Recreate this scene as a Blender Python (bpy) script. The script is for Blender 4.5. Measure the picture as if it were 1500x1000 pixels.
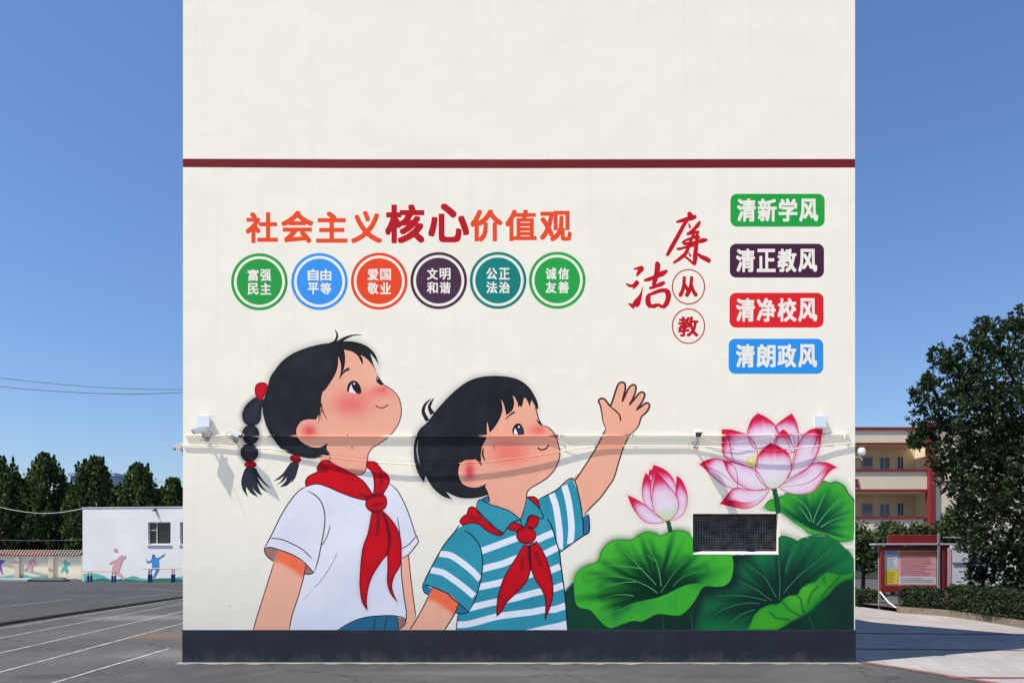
import bpy, math, random
import numpy as np
from mathutils import Vector, Matrix
from mathutils.geometry import delaunay_2d_cdt

random.seed(7)
RNG = np.random.default_rng(7)
for o in list(bpy.data.objects):
    bpy.data.objects.remove(o)
SC = bpy.context.scene
COL = SC.collection

# ------------------------------------------------------------------ camera
F, CX, HOR, CH, WD = 1100.0, 750.0, 815.0, 1.55, 11.0     # focal (px), centre x, horizon y, eye height, wall distance
cam = bpy.data.cameras.new("camera")
cam.sensor_width = 36.0
cam.lens = F / 1500 * 36
cam.shift_y = (HOR - 500) / 1500
cam.clip_end = 3000
cam.clip_start = 0.1
co = bpy.data.objects.new("camera", cam)
COL.objects.link(co)
co.location = (-0.1, -WD, CH)
co.rotation_euler = (math.radians(90), 0, 0)
SC.camera = co

# ------------------------------------------------------------------ sky, sun, exposure
SUN = Vector((0.4495, 0.2075, -0.871)).normalized()        # direction the light travels
EL = math.asin(-SUN.z)
w = bpy.data.worlds.new("World")
SC.world = w
w.use_nodes = True
nt = w.node_tree
nt.nodes.clear()
sky = nt.nodes.new("ShaderNodeTexSky")
sky.sky_type = 'NISHITA'
sky.sun_disc = False
sky.sun_elevation = EL
sky.sun_rotation = math.atan2(-SUN.x, -SUN.y)
sky.air_density = 2.0
sky.altitude = 2500
sky.dust_density = 0.0
sky.ozone_density = 10.0
bg = nt.nodes.new("ShaderNodeBackground")
bg.inputs[1].default_value = 0.095
wo = nt.nodes.new("ShaderNodeOutputWorld")
tint = nt.nodes.new("ShaderNodeMix")
tint.data_type = 'RGBA'
tint.blend_type = 'MULTIPLY'
tint.inputs[0].default_value = 1.0
tint.inputs[7].default_value = (0.99, 0.955, 1.06, 1)
nt.links.new(sky.outputs[0], tint.inputs[6])
nt.links.new(tint.outputs[2], bg.inputs[0])
nt.links.new(bg.outputs[0], wo.inputs[0])
sl = bpy.data.lights.new("sun", 'SUN')
sl.energy = 4.8
sl.angle = math.radians(0.53)
sl.color = (1.0, 0.95, 0.86)
so = bpy.data.objects.new("sun", sl)
COL.objects.link(so)
so.rotation_euler = (-SUN).to_track_quat('Z', 'Y').to_euler()
so.location = (-20, -20, 40)
vs = SC.view_settings
vs.view_transform = 'Standard'
vs.look = 'None'
vs.gamma = 1.0
vs.exposure = 0.43
SC.cycles.max_bounces = 8

# ------------------------------------------------------------------ helpers
def lin(c):
    c = np.asarray(c, float) / 255.0
    return np.where(c <= 0.04045, c / 12.92, ((c + 0.055) / 1.055) ** 2.4)

def at(px, py, D):                     # pixel on a plane D metres from the camera
    return Vector((-0.1 + (px - CX) * D / F, D - WD, CH + (HOR - py) * D / F))

def gnd(px, py, z=0.0):                # pixel on the ground at height z
    D = F * (CH - z) / (py - HOR)
    return Vector((-0.1 + (px - CX) * D / F, D - WD, z))

def wx(px): return (px - 760) / 100.0
def wz(py): return (970 - py) / 100.0

def tag(o, label=None, cat=None, group=None, kind=None):
    if label: o['label'] = label
    if cat: o['category'] = cat
    if group: o['group'] = group
    if kind: o['kind'] = kind
    return o

def empty(name, loc=(0, 0, 0), parent=None):
    o = bpy.data.objects.new(name, None)
    o.location = loc
    o.empty_display_size = 0.2
    COL.objects.link(o)
    if parent: o.parent = parent
    return o

def mesh(name, verts, faces, mat, parent=None, cols=None, smooth=False, loc=None):
    me = bpy.data.meshes.new(name)
    me.from_pydata([tuple(v) for v in verts], [], [tuple(f) for f in faces])
    if mat: me.materials.append(mat)
    if cols is not None:
        a = me.color_attributes.new("Col", 'FLOAT_COLOR', 'POINT')
        arr = np.ones((len(verts), 4), np.float32)
        arr[:, :3] = cols
        a.data.foreach_set("color", arr.ravel())
    if smooth:
        me.polygons.foreach_set("use_smooth", [True] * len(me.polygons))
    me.update()
    o = bpy.data.objects.new(name, me)
    COL.objects.link(o)
    if parent: o.parent = parent
    if loc is not None: o.location = loc
    return o

class MB:
    def __init__(self): self.v, self.f = [], []
    def add(self, vs, fs):
        n = len(self.v)
        self.v += [tuple(v) for v in vs]
        self.f += [tuple(i + n for i in f) for f in fs]
        return self
    def box(self, c, s, rot=None, bev=0.0):
        hx, hy, hz = s[0] / 2, s[1] / 2, s[2] / 2
        if bev > 0:
            b = min(bev, hx * .9, hy * .9, hz * .9)
            pts = []
            idx = {}
            for sx in (-1, 1):
                for sy in (-1, 1):
                    for sz in (-1, 1):
                        for ax in range(3):
                            p = [sx * (hx - b), sy * (hy - b), sz * (hz - b)]
                            p[ax] = (sx * hx, sy * hy, sz * hz)[ax]
                            idx[(sx, sy, sz, ax)] = len(pts)
                            pts.append(Vector(p))
            fs = []
            S = (-1, 1)
            quad = [(-1, -1), (1, -1), (1, 1), (-1, 1)]
            def key(ax, s, a, b2):
                t = [0, 0, 0]; o = [i for i in range(3) if i != ax]
                t[ax] = s; t[o[0]] = a; t[o[1]] = b2
                return tuple(t)
            for ax in range(3):
                for s in S:
                    fs.append([idx[key(ax, s, a, b2) + (ax,)] for a, b2 in quad])
            for ax in range(3):           # edges along ax
                o = [i for i in range(3) if i != ax]
                for a in S:
                    for b2 in S:
                        k1 = key(ax, -1, a, b2); k2 = key(ax, 1, a, b2)
                        fs.append([idx[k1 + (o[0],)], idx[k2 + (o[0],)], idx[k2 + (o[1],)], idx[k1 + (o[1],)]])
            for sx in S:
                for sy in S:
                    for sz in S:
                        fs.append([idx[(sx, sy, sz, i)] for i in range(3)])
        else:
            pts = [Vector((x, y, z)) for x in (-hx, hx) for y in (-hy, hy) for z in (-hz, hz)]
            fs = [(0, 1, 3, 2), (4, 6, 7, 5), (0, 4, 5, 1), (2, 3, 7, 6), (0, 2, 6, 4), (1, 5, 7, 3)]
        if rot is not None: pts = [rot @ p for p in pts]
        c = Vector(c)
        return self.add([p + c for p in pts], fs)
    def bar(self, lo, hi, bev=0.0):
        lo, hi = Vector(lo), Vector(hi)
        return self.box((lo + hi) / 2, hi - lo, None, bev)
    def tube(self, pts, r, n=8, cap=True):
        pts = [Vector(p) for p in pts]
        rs = r if isinstance(r, (list, tuple)) else [r] * len(pts)
        vs, fs = [], []
        for i, p in enumerate(pts):
            d = (pts[min(i + 1, len(pts) - 1)] - pts[max(i - 1, 0)]).normalized()
            u = d.cross(Vector((0, 0, 1)))
            if u.length < 1e-3: u = Vector((1, 0, 0))
            u.normalize(); v = u.cross(d)
            for k in range(n):
                a = 2 * math.pi * k / n
                vs.append(p + (u * math.cos(a) + v * math.sin(a)) * rs[i])
        for i in range(len(pts) - 1):
            for k in range(n):
                fs.append((i * n + k, i * n + (k + 1) % n, (i + 1) * n + (k + 1) % n, (i + 1) * n + k))
        if cap:
            fs.append(tuple(range(n - 1, -1, -1)))
            fs.append(tuple((len(pts) - 1) * n + k for k in range(n)))
        return self.add(vs, fs)
    def build(self, name, mat, parent=None, cols=None, smooth=False):
        if cols is not None and not isinstance(cols, np.ndarray):
            cols = np.tile(np.asarray(cols, float), (len(self.v), 1))
        return mesh(name, self.v, self.f, mat, parent, cols, smooth)

# ------------------------------------------------------------------ materials
def new_mat(name):
    m = bpy.data.materials.new(name)
    m.use_nodes = True
    return m, m.node_tree, m.node_tree.nodes["Principled BSDF"]

def N(nt, typ, **kw):
    n = nt.nodes.new(typ)
    for k, v in kw.items(): setattr(n, k, v)
    return n

def noise(nt, coord, scale, detail=4, rough=0.55, stretch=None):
    n = N(nt, "ShaderNodeTexNoise")
    n.inputs['Scale'].default_value = scale
    n.inputs['Detail'].default_value = detail
    n.inputs['Roughness'].default_value = rough
    if stretch:
        mp = N(nt, "ShaderNodeMapping")
        mp.inputs['Scale'].default_value = stretch
        nt.links.new(coord, mp.inputs[0])
        coord = mp.outputs[0]
    nt.links.new(coord, n.inputs['Vector'])
    return n.outputs['Fac']

def mathn(nt, op, a, b=None, clamp=False):
    n = N(nt, "ShaderNodeMath", operation=op, use_clamp=clamp)
    for i, x in enumerate((a, b)):
        if x is None: continue
        if isinstance(x, (int, float)): n.inputs[i].default_value = x
        else: nt.links.new(x, n.inputs[i])
    return n.outputs[0]

def maprange(nt, x, a, b, c, d):
    n = N(nt, "ShaderNodeMapRange")
    nt.links.new(x, n.inputs[0])
    for i, q in enumerate((a, b, c, d)): n.inputs[i + 1].default_value = q
    return n.outputs[0]

def mixc(nt, fac, a, b, blend='MIX'):
    n = N(nt, "ShaderNodeMix", data_type='RGBA', blend_type=blend)
    if isinstance(fac, (int, float)): n.inputs[0].default_value = fac
    else: nt.links.new(fac, n.inputs[0])
    for i, x in ((6, a), (7, b)):
        if isinstance(x, (tuple, list, np.ndarray)): n.inputs[i].default_value = (*[float(q) for q in x[:3]], 1)
        else: nt.links.new(x, n.inputs[i])
    return n.outputs[2]

def bump(nt, bsdf, h, dist=1.0, strength=1.0):
    b = N(nt, "ShaderNodeBump")
    b.inputs['Distance'].default_value = dist
    b.inputs['Strength'].default_value = strength
    nt.links.new(h, b.inputs['Height'])
    nt.links.new(b.outputs[0], bsdf.inputs['Normal'])

def simple(name, rgb, rough=0.6, var=0.12, scale=6.0, bmp=0.0, metal=0.0, spec=0.3, bscale=30):
    m, nt, b = new_mat(name)
    g = N(nt, "ShaderNodeNewGeometry").outputs['Position']
    f = noise(nt, g, scale, 5)
    v = maprange(nt, f, 0.3, 0.7, 1 - var, 1 + var)
    base = N(nt, "ShaderNodeRGB"); base.outputs[0].default_value = (*rgb, 1)
    vm = N(nt, "ShaderNodeVectorMath", operation='SCALE')
    nt.links.new(base.outputs[0], vm.inputs[0]); nt.links.new(v, vm.inputs[3])
    nt.links.new(vm.outputs[0], b.inputs['Base Color'])
    b.inputs['Roughness'].default_value = rough
    b.inputs['Metallic'].default_value = metal
    b.inputs['Specular IOR Level'].default_value = spec
    if bmp: bump(nt, b, noise(nt, g, bscale, 4), bmp)
    return m

# painted plaster: wall and mural share the plaster relief; colour comes from the painted colour attribute
M_PAINT, nt, b = new_mat("painted_plaster")
g = N(nt, "ShaderNodeNewGeometry").outputs['Position']
at_ = N(nt, "ShaderNodeAttribute", attribute_name="Col")
n1 = noise(nt, g, 0.9, 5, 0.6, (1, 1, 1.6))
n2 = noise(nt, g, 5.0, 6, 0.65, (1, 1, 1.2))
n3 = noise(nt, g, 60.0, 3, 0.5)
v = mathn(nt, 'ADD', maprange(nt, n1, 0.3, 0.7, 0.972, 1.012), maprange(nt, n2, 0.3, 0.7, -0.018, 0.014))
# faint vertical rain streaks
n4 = noise(nt, g, 5.0, 3, 0.6, (1.6, 1, 0.05))
v = mathn(nt, 'SUBTRACT', v, maprange(nt, n4, 0.56, 0.8, 0.0, 0.05))
# small chips and stains
vo = N(nt, "ShaderNodeTexVoronoi"); vo.inputs['Scale'].default_value = 1.15; vo.inputs['Randomness'].default_value = 1
nt.links.new(g, vo.inputs['Vector'])
chip = maprange(nt, vo.outputs['Distance'], 0.018, 0.03, 0.2, 0.0)
v = mathn(nt, 'SUBTRACT', v, chip)
vm = N(nt, "ShaderNodeVectorMath", operation='SCALE')
nt.links.new(at_.outputs['Color'], vm.inputs[0]); nt.links.new(v, vm.inputs[3])
nt.links.new(vm.outputs[0], b.inputs['Base Color'])
b.inputs['Roughness'].default_value = 0.8
b.inputs['Specular IOR Level'].default_value = 0.12
b1 = noise(nt, g, 1.5, 3, 0.5, (1, 1, 1.25))
b2 = noise(nt, g, 5.5, 4, 0.55, (1, 1, 1.15))
h = mathn(nt, 'ADD', mathn(nt, 'MULTIPLY', b1, 0.0085), mathn(nt, 'MULTIPLY', b2, 0.0024))
h = mathn(nt, 'ADD', h, mathn(nt, 'MULTIPLY', n3, 0.0003))
bump(nt, b, h, 1.0, 0.8)

M_PLINTH, nt, b = new_mat("plinth_paint")
g = N(nt, "ShaderNodeNewGeometry").outputs['Position']
sz = N(nt, "ShaderNodeSeparateXYZ"); nt.links.new(g, sz.inputs[0])
f = noise(nt, g, 4.5, 6, .65, (1, 1, .7))
hh = mathn(nt, 'ADD', maprange(nt, sz.outputs[2], 0.0, 0.30, 0.34, -0.12), f)
c = mixc(nt, maprange(nt, noise(nt, g, 1.6, 5, .6), .3, .7, 0, 1), tuple(lin((36, 41, 50))), tuple(lin((46, 51, 60))))
c = mixc(nt, maprange(nt, hh, 0.64, 0.9, 0, .38), c, (0.12, 0.11, 0.10))
c = mixc(nt, maprange(nt, noise(nt, g, 38, 3, .6), .68, .74, 0, .5), c, (0.16, 0.155, 0.15))
nt.links.new(c, b.inputs['Base Color'])
b.inputs['Roughness'].default_value = .7; b.inputs['Specular IOR Level'].default_value = .2
bump(nt, b, noise(nt, g, 16, 4), .003)
M_WHITEPLASTIC = simple("white_plastic", (0.72, 0.73, 0.74), 0.4, 0.05, 20)
M_GREYPLASTIC = simple("grey_plastic", (0.45, 0.47, 0.5), 0.4, 0.1, 20)
M_BLACK = simple("black_plastic", (0.012, 0.012, 0.014), 0.25, 0.1, 20, spec=0.5)
M_METAL = simple("galvanised_bracket", (0.42, 0.43, 0.44), 0.45, 0.2, 30, metal=0.6)
M_CABLE = simple("black_cable", (0.025, 0.025, 0.028), 0.5, 0.1, 10)

# ------------------------------------------------------------------ 2-D drawing tools
def P(s, ox=0.0, oy=0.0, k=1.0):
    out = []
    for t in s.split():
        c = t.endswith('*')
        x, y = t.rstrip('*').split(',')
        out.append((ox + float(x) / k, oy + float(y) / k, c))
    return out

def smooth(pts, closed=True, n=5):
    m = len(pts)
    out = []
    segs = m if closed else m - 1
    for i in range(segs):
        p1, p2 = pts[i], pts[(i + 1) % m]
        p0 = p1 if p1[2] or (not closed and i == 0) else pts[(i - 1) % m]
        p3 = p2 if p2[2] or (not closed and i == segs - 1) else pts[(i + 2) % m]
        d12 = math.hypot(p2[0] - p1[0], p2[1] - p1[1])
        def tan(a, b_):
            tx, ty = (b_[0] - a[0]) / 2, (b_[1] - a[1]) / 2
            l = math.hypot(tx, ty)
            mx = d12 * 1.1
            if l > mx: tx, ty = tx * mx / l, ty * mx / l
            return tx, ty
        t1, t2 = tan(p0, p2), tan(p1, p3)
        for j in range(n):
            t = j / n
            h00 = 2 * t**3 - 3 * t**2 + 1; h10 = t**3 - 2 * t**2 + t
            h01 = -2 * t**3 + 3 * t**2; h11 = t**3 - t**2
            out.append((h00 * p1[0] + h10 * t1[0] + h01 * p2[0] + h11 * t2[0],
                        h00 * p1[1] + h10 * t1[1] + h01 * p2[1] + h11 * t2[1]))
    if not closed: out.append((pts[-1][0], pts[-1][1]))
    return np.array(out)

def pip(poly, x, y):
    inside = np.zeros(x.shape, bool)
    x0, y0 = poly.min(0); x1, y1 = poly.max(0)
    m = (x >= x0) & (x <= x1) & (y >= y0) & (y <= y1)
    if not m.any(): return inside
    xs, ys = x[m], y[m]
    r = np.zeros(xs.shape, bool)
    a = poly; b_ = np.roll(poly, -1, 0)
    for (ax, ay), (bx, by) in zip(a, b_):
        if ay == by: continue
        c = ((ay > ys) != (by > ys)) & (xs < (bx - ax) * (ys - ay) / (by - ay) + ax)
        r ^= c
    inside[m] = r
    return inside

def dist(poly, x, y, closed=True):
    a = poly if closed else poly[:-1]
    b_ = np.roll(poly, -1, 0) if closed else poly[1:]
    best = np.full(x.shape, 1e9)
    for (ax, ay), (bx, by) in zip(a, b_):
        dx, dy = bx - ax, by - ay
        L = dx * dx + dy * dy
        if L < 1e-9: continue
        t = np.clip(((x - ax) * dx + (y - ay) * dy) / L, 0, 1)
        d = (x - ax - t * dx) ** 2 + (y - ay - t * dy) ** 2
        best = np.minimum(best, d)
    return np.sqrt(best)

def vnoise(x, y, s, seed=0):
    r = np.random.default_rng(seed)
    out = np.zeros(x.shape)
    for k in range(7):
        a = r.uniform(0, 6.28); f = s * r.uniform(0.6, 1.9); p = r.uniform(0, 6.28)
        out += np.sin((x * math.cos(a) + y * math.sin(a)) * f + p)
    return out / 7 * 1.8

def sstep(a, b_, x):
    t = np.clip((x - a) / (b_ - a), 0, 1)
    return t * t * (3 - 2 * t)

def mixv(c1, c2, f):
    c1 = np.asarray(c1, float); c2 = np.asarray(c2, float)
    f = np.asarray(f)[..., None]
    return c1 * (1 - f) + c2 * f

WALLC = np.array((236, 230.5, 213.5))
ALB = 1.0
STACK = []                 # everything painted so far, bottom to top: (poly, colour function)
LAYER = [0]
VENT = (1015.0, 752.0, 1140.0, 811.5)

def nexty(step=1.0):
    LAYER[0] += step
    return -(0.0003 + 0.00001 * LAYER[0])

def sample(x, y):
    c = np.tile(WALLC, (len(x), 1))
    for poly, fn in STACK:
        m = pip(poly, x, y)
        if m.any(): c[m] = fn(x[m], y[m])
    return c

def colfn(c):
    if callable(c): return c
    c = np.asarray(c, float)
    return lambda x, y: np.tile(c, (len(x), 1))

def tri(poly, pitch=None, hole=None):
    q = [tuple(p) for p in poly]
    keep = [q[0]]
    for p in q[1:]:
        if math.hypot(p[0] - keep[-1][0], p[1] - keep[-1][1]) > 0.05: keep.append(p)
    if math.hypot(keep[0][0] - keep[-1][0], keep[0][1] - keep[-1][1]) < 0.05: keep.pop()
    vs = [Vector(p) for p in keep]
    es = [(i, (i + 1) % len(vs)) for i in range(len(vs))]
    pa = np.array(keep)
    if pitch:
        x0, y0 = pa.min(0); x1, y1 = pa.max(0)
        gx, gy = np.meshgrid(np.arange(x0 + pitch / 2, x1, pitch), np.arange(y0 + pitch / 2, y1, pitch))
        gx = gx + (np.arange(gx.shape[0]) % 2)[:, None] * pitch / 2
        gx, gy = gx.ravel(), gy.ravel()
        m = pip(pa, gx, gy)
        gx, gy = gx[m], gy[m]
        m = dist(pa, gx, gy) > pitch * 0.45
        vs += [Vector((a, b_)) for a, b_ in zip(gx[m], gy[m])]
    if hole:
        n = len(vs)
        hx0, hy0, hx1, hy1 = hole
        vs += [Vector(p) for p in ((hx0, hy0), (hx1, hy0), (hx1, hy1), (hx0, hy1))]
        es += [(n, n + 1), (n + 1, n + 2), (n + 2, n + 3), (n + 3, n)]
    ov, oe, of, *_ = delaunay_2d_cdt(vs, es, [], 0, 1e-5)
    V = np.array([(p[0], p[1]) for p in ov])
    T = np.array([f for f in of if len(f) == 3])
    c = V[T].mean(1)
    m = pip(pa, c[:, 0], c[:, 1])
    if hole:
        m &= ~((c[:, 0] > hx0) & (c[:, 0] < hx1) & (c[:, 1] > hy0) & (c[:, 1] < hy1))
    return V, T[m]

def to_wall(V, y):
    return np.stack([(V[:, 0] - 760) / 100, np.full(len(V), y), (970 - V[:, 1]) / 100], 1)

def paint(name, polys, c, parent, pitch=None, hole=False, reg=True):
    """closed painted shapes on the gable wall; polys = list of point arrays in wall centimetres (1 px = 1 cm)"""
    if isinstance(polys, np.ndarray): polys = [polys]
    fn = colfn(c)
    first = None
    for poly in polys:
        V, T = tri(poly, pitch, VENT if hole else None)
        o = mesh(name, to_wall(V, nexty()), T.tolist(), M_PAINT, parent, np.clip(lin(fn(V[:, 0], V[:, 1])) * ALB, 0, 0.9))
        first = first or o
        if reg: STACK.append((poly, fn))
    return first

def ribbon_poly(pts, w, taper=(0.25, 0.25), n=5):
    c = smooth(pts, False, n) if not isinstance(pts, np.ndarray) else pts
    d = np.gradient(c, axis=0)
    d /= np.maximum(np.linalg.norm(d, axis=1), 1e-6)[:, None]
    nr = np.stack([-d[:, 1], d[:, 0]], 1)
    t = np.linspace(0, 1, len(c))
    if isinstance(w, (list, tuple)):
        ww = np.interp(t, np.linspace(0, 1, len(w)), w)
    else:
        ww = w * np.minimum(1, np.minimum(taper[0] + t * 6, taper[1] + (1 - t) * 6))
    return c + nr * ww[:, None] / 2, c - nr * ww[:, None] / 2

def lines(name, items, parent, hole=False):
    """painted brush lines: items = (points, width, colour[, taper])"""
    vs, fs, cs = [], [], []
    n = 0
    for it in items:
        pts, w_, c = it[:3]
        tp = it[3] if len(it) > 3 else (0.4, 0.4)
        L, R = ribbon_poly(pts, w_, tp)
        V = np.concatenate([L, R]); k = len(L)
        if hole:
            ok = lambda i: not (VENT[0] < V[i, 0] < VENT[2] and VENT[1] < V[i, 1] < VENT[3])
        y = nexty(0.2)
        W_ = to_wall(V, y)
        W_[:, 1] -= np.tile(np.linspace(0, 5e-5, k), 2)
        vs.append(W_)
        cs.append(np.tile(lin(c), (2 * k, 1)))
        for i in range(k - 1):
            if hole and not (ok(i) and ok(i + 1)): continue
            fs.append((n + i, n + i + 1, n + k + i + 1, n + k + i))
        n += 2 * k
        STACK.append((np.concatenate([L, R[::-1]]), colfn(c)))
    return mesh(name, np.concatenate(vs), fs, M_PAINT, parent, np.concatenate(cs))

def spray(name, polys, c, a, sigma, parent, pitch=2.5, clip=(270, 300, 1250, 921), inner=1.5, fade=None):
    """airbrushed edge: paint mist round a shape, fading into what is painted below"""
    if isinstance(polys, np.ndarray): polys = [polys]
    allp = np.concatenate(polys)
    x0, y0 = np.maximum(allp.min(0) - 2.4 * sigma, clip[:2]); x1, y1 = np.minimum(allp.max(0) + 2.4 * sigma, clip[2:])
    nx, ny = int((x1 - x0) / pitch) + 2, int((y1 - y0) / pitch) + 2
    xs, ys = np.linspace(x0, x1, nx), np.linspace(y0, y1, ny)
    gx, gy = np.meshgrid(xs, ys)
    X, Y = gx.ravel(), gy.ravel()
    d = np.full(X.shape, 1e9); ins = np.zeros(X.shape, bool)
    for p in polys:
        ins |= pip(p, X, Y)
        d = np.minimum(d, dist(p, X, Y))
    dd = np.where(ins, -d, d)
    al = a * np.exp(-(np.maximum(dd, 0) / sigma) ** 1.5)
    if fade is not None: al = al * fade(X, Y)
    keep = (al > 0.012) & (dd > -(pitch * 2))
    under = sample(X, Y)
    al = al * sstep(110, 190, under.mean(1))
    cc = mixv(under, c, al)
    keep = keep.reshape(ny, nx)
    idx = np.arange(nx * ny).reshape(ny, nx)
    q = keep[:-1, :-1] & keep[1:, :-1] & keep[:-1, 1:] & keep[1:, 1:]
    qx, qy = (gx[:-1, :-1] + pitch / 2), (gy[:-1, :-1] + pitch / 2)
    q &= ~((qx > VENT[0] - pitch) & (qx < VENT[2] + pitch) & (qy > VENT[1] - pitch) & (qy < VENT[3] + pitch))
    ii = np.stack([idx[:-1, :-1][q], idx[:-1, 1:][q], idx[1:, 1:][q], idx[1:, :-1][q]], 1)
    used, inv = np.unique(ii.ravel(), return_inverse=True)
    V = to_wall(np.stack([X[used], Y[used]], 1), nexty())
    return mesh(name, V, inv.reshape(-1, 4).tolist(), M_PAINT, parent, np.clip(lin(cc[used]) * ALB, 0, 0.9))

def ellipse(cx, cy, rx, ry, rot=0, n=36):
    t = np.linspace(0, 2 * math.pi, n, endpoint=False)
    c, s = math.cos(math.radians(rot)), math.sin(math.radians(rot))
    x, y = rx * np.cos(t), ry * np.sin(t)
    return np.stack([cx + x * c - y * s, cy + x * s + y * c], 1)

def glyph_mesh(ch, offset):
    cu = bpy.data.curves.new("glyph", 'FONT')
    cu.body = ch
    cu.size = 1.0
    cu.offset = offset
    cu.resolution_u = 3
    ob = bpy.data.objects.new("glyph", cu)
    COL.objects.link(ob)
    dg = bpy.context.evaluated_depsgraph_get()
    me = bpy.data.meshes.new_from_object(ob.evaluated_get(dg))
    V = np.array([v.co[:2] for v in me.vertices])
    Fs = [tuple(p.vertices) for p in me.polygons]
    bpy.data.objects.remove(ob)
    bpy.data.curves.remove(cu)
    bpy.data.meshes.remove(me)
    return V, Fs

def letters(name, chars, color, parent, bold=0.5, each=False):
    """chars: (character, x0, y0, x1, y1 ink box); bold = how far the brush widens each stroke, in cm"""
    vs, fs = [], []
    n = 0
    y = nexty()
    out = []
    for ch, x0, y0, x1, y1 in chars:
        V, Fs = glyph_mesh(ch, 0.0)
        lo, hi = V.min(0), V.max(0)
        u = (V - lo) / (hi - lo)
        for k, (ax, ay) in enumerate([(i_, j_) for i_ in (-1, -.33, .33, 1) for j_ in (-1, -.33, .33, 1)]):
            dx, dy = bold * ax, bold * ay
            Q = np.stack([x0 + bold + dx + u[:, 0] * (x1 - x0 - 2 * bold), y1 - bold + dy - u[:, 1] * (y1 - y0 - 2 * bold)], 1)
            vs.append(to_wall(Q, y - k * 2.5e-6))
            fs += [tuple(i + n for i in f) for f in Fs]
            n += len(V)
        if each:
            VV = np.concatenate(vs)
            out.append(mesh(name, VV, fs, M_PAINT, parent, np.tile(np.clip(lin(color) * ALB, 0, .9), (len(VV), 1))))
            vs, fs, n = [], [], 0
    if each: return out
    V = np.concatenate(vs)
    return mesh(name, V, fs, M_PAINT, parent, np.tile(np.clip(lin(color) * ALB, 0, .9), (len(V), 1)))

# ================================================================== SETTING: ground
def ground_mat(name, c1, c2, c3, crack=False, sc=1.0, rough=0.9, stains=()):
    m, nt, b = new_mat(name)
    g = N(nt, "ShaderNodeNewGeometry").outputs['Position']
    a = noise(nt, g, 0.35 * sc, 6, 0.62)
    f2 = noise(nt, g, 2.3 * sc, 6, 0.65)
    f3 = noise(nt, g, 90, 3, 0.7)
    c = mixc(nt, maprange(nt, a, 0.35, 0.68, 0, 1), c1, c2)
    c = mixc(nt, maprange(nt, f2, 0.55, 0.78, 0, 0.7), c, c3)
    vo = N(nt, "ShaderNodeTexVoronoi"); vo.inputs['Scale'].default_value = 75
    nt.links.new(g, vo.inputs['Vector'])
    sp = maprange(nt, vo.outputs['Distance'], 0.0, 0.6, 1.22, 0.82)
    sp = mathn(nt, 'MULTIPLY', sp, maprange(nt, f3, 0.3, 0.7, 0.8, 1.2))
    vm = N(nt, "ShaderNodeVectorMath", operation='SCALE')
    nt.links.new(c, vm.inputs[0]); nt.links.new(sp, vm.inputs[3])
    out = vm.outputs[0]
    if crack:
        v2 = N(nt, "ShaderNodeTexVoronoi", feature='DISTANCE_TO_EDGE'); v2.inputs['Scale'].default_value = 0.33
        mp = N(nt, "ShaderNodeVectorMath", operation='ADD')
        nz = N(nt, "ShaderNodeTexNoise"); nz.inputs['Scale'].default_value = 1.5; nt.links.new(g, nz.inputs['Vector'])
        nt.links.new(g, mp.inputs[0]); nt.links.new(nz.outputs['Color'], mp.inputs[1])
        nt.links.new(mp.outputs[0], v2.inputs['Vector'])
        out = mixc(nt, maprange(nt, v2.outputs['Distance'], 0.0, 0.012, 0.55, 0.0), out, (0.02, 0.02, 0.02))
        # pale grit specks
        v3 = N(nt, "ShaderNodeTexVoronoi"); v3.inputs['Scale'].default_value = 3.2
        nt.links.new(g, v3.inputs['Vector'])
        out = mixc(nt, maprange(nt, v3.outputs['Distance'], 0.03, 0.06, 0.7, 0.0), out, (0.22, 0.2, 0.19))
    for (cx_, cy_, rx_, ry_, an_, col_, am_) in stains:
        mp = N(nt, "ShaderNodeMapping", vector_type='TEXTURE')
        mp.inputs['Location'].default_value = (cx_, cy_, 0); mp.inputs['Rotation'].default_value = (0, 0, an_); mp.inputs["Scale"].default_value = (rx_, ry_, 1)
        nt.links.new(g, mp.inputs[0])
        ln_ = N(nt, "ShaderNodeVectorMath", operation='LENGTH'); nt.links.new(mp.outputs[0], ln_.inputs[0])
        dd = mathn(nt, 'ADD', ln_.outputs['Value'], maprange(nt, f2, .3, .7, -.35, .35))
        out = mixc(nt, maprange(nt, dd, .45, 1.15, am_, 0), out, col_)
    nt.links.new(out, b.inputs['Base Color'])
    b.inputs['Roughness'].default_value = rough
    b.inputs['Specular IOR Level'].default_value = 0.25
    bump(nt, b, f3, 0.006)
    return m

def stain(x0, x1, yc, ry, col, am):
    a_, b_ = gnd(x0, yc), gnd(x1, yc)
    return ((a_.x + b_.x) / 2, (a_.y + b_.y) / 2, abs(b_.x - a_.x) / 2, ry, 0.0, col, am)
STAINS = [stain(170, 300, 931, .8, (.135, .085, .062), .75), stain(120, 300, 904, 1.0, (.17, .162, .152), .7), stain(150, 330, 958, .7, (.15, .143, .135), .5),
          stain(0, 120, 990, .25, (.04, .04, .042), .6), stain(500, 900, 985, .25, (.13, .125, .12), .5), stain(950, 1150, 990, .3, (.05, .05, .052), .5)]
M_ASPH = ground_mat("worn_asphalt", (0.062, 0.062, 0.063), (0.104, 0.100, 0.096), (0.132, 0.122, 0.113), True, stains=STAINS)
M_ASPH2 = ground_mat("playground_asphalt", (0.048, 0.048, 0.049), (0.074, 0.072, 0.070), (0.092, 0.088, 0.084), True, 0.6)
M_CONC = ground_mat("pale_concrete", (0.30, 0.29, 0.275), (0.36, 0.345, 0.325), (0.24, 0.225, 0.21))
M_EARTH = ground_mat("dry_earth", (0.10, 0.085, 0.065), (0.13, 0.11, 0.085), (0.07, 0.07, 0.045))
M_LINE = simple("worn_line_paint", (0.30, 0.30, 0.30), 0.8, 0.45, 5)

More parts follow.
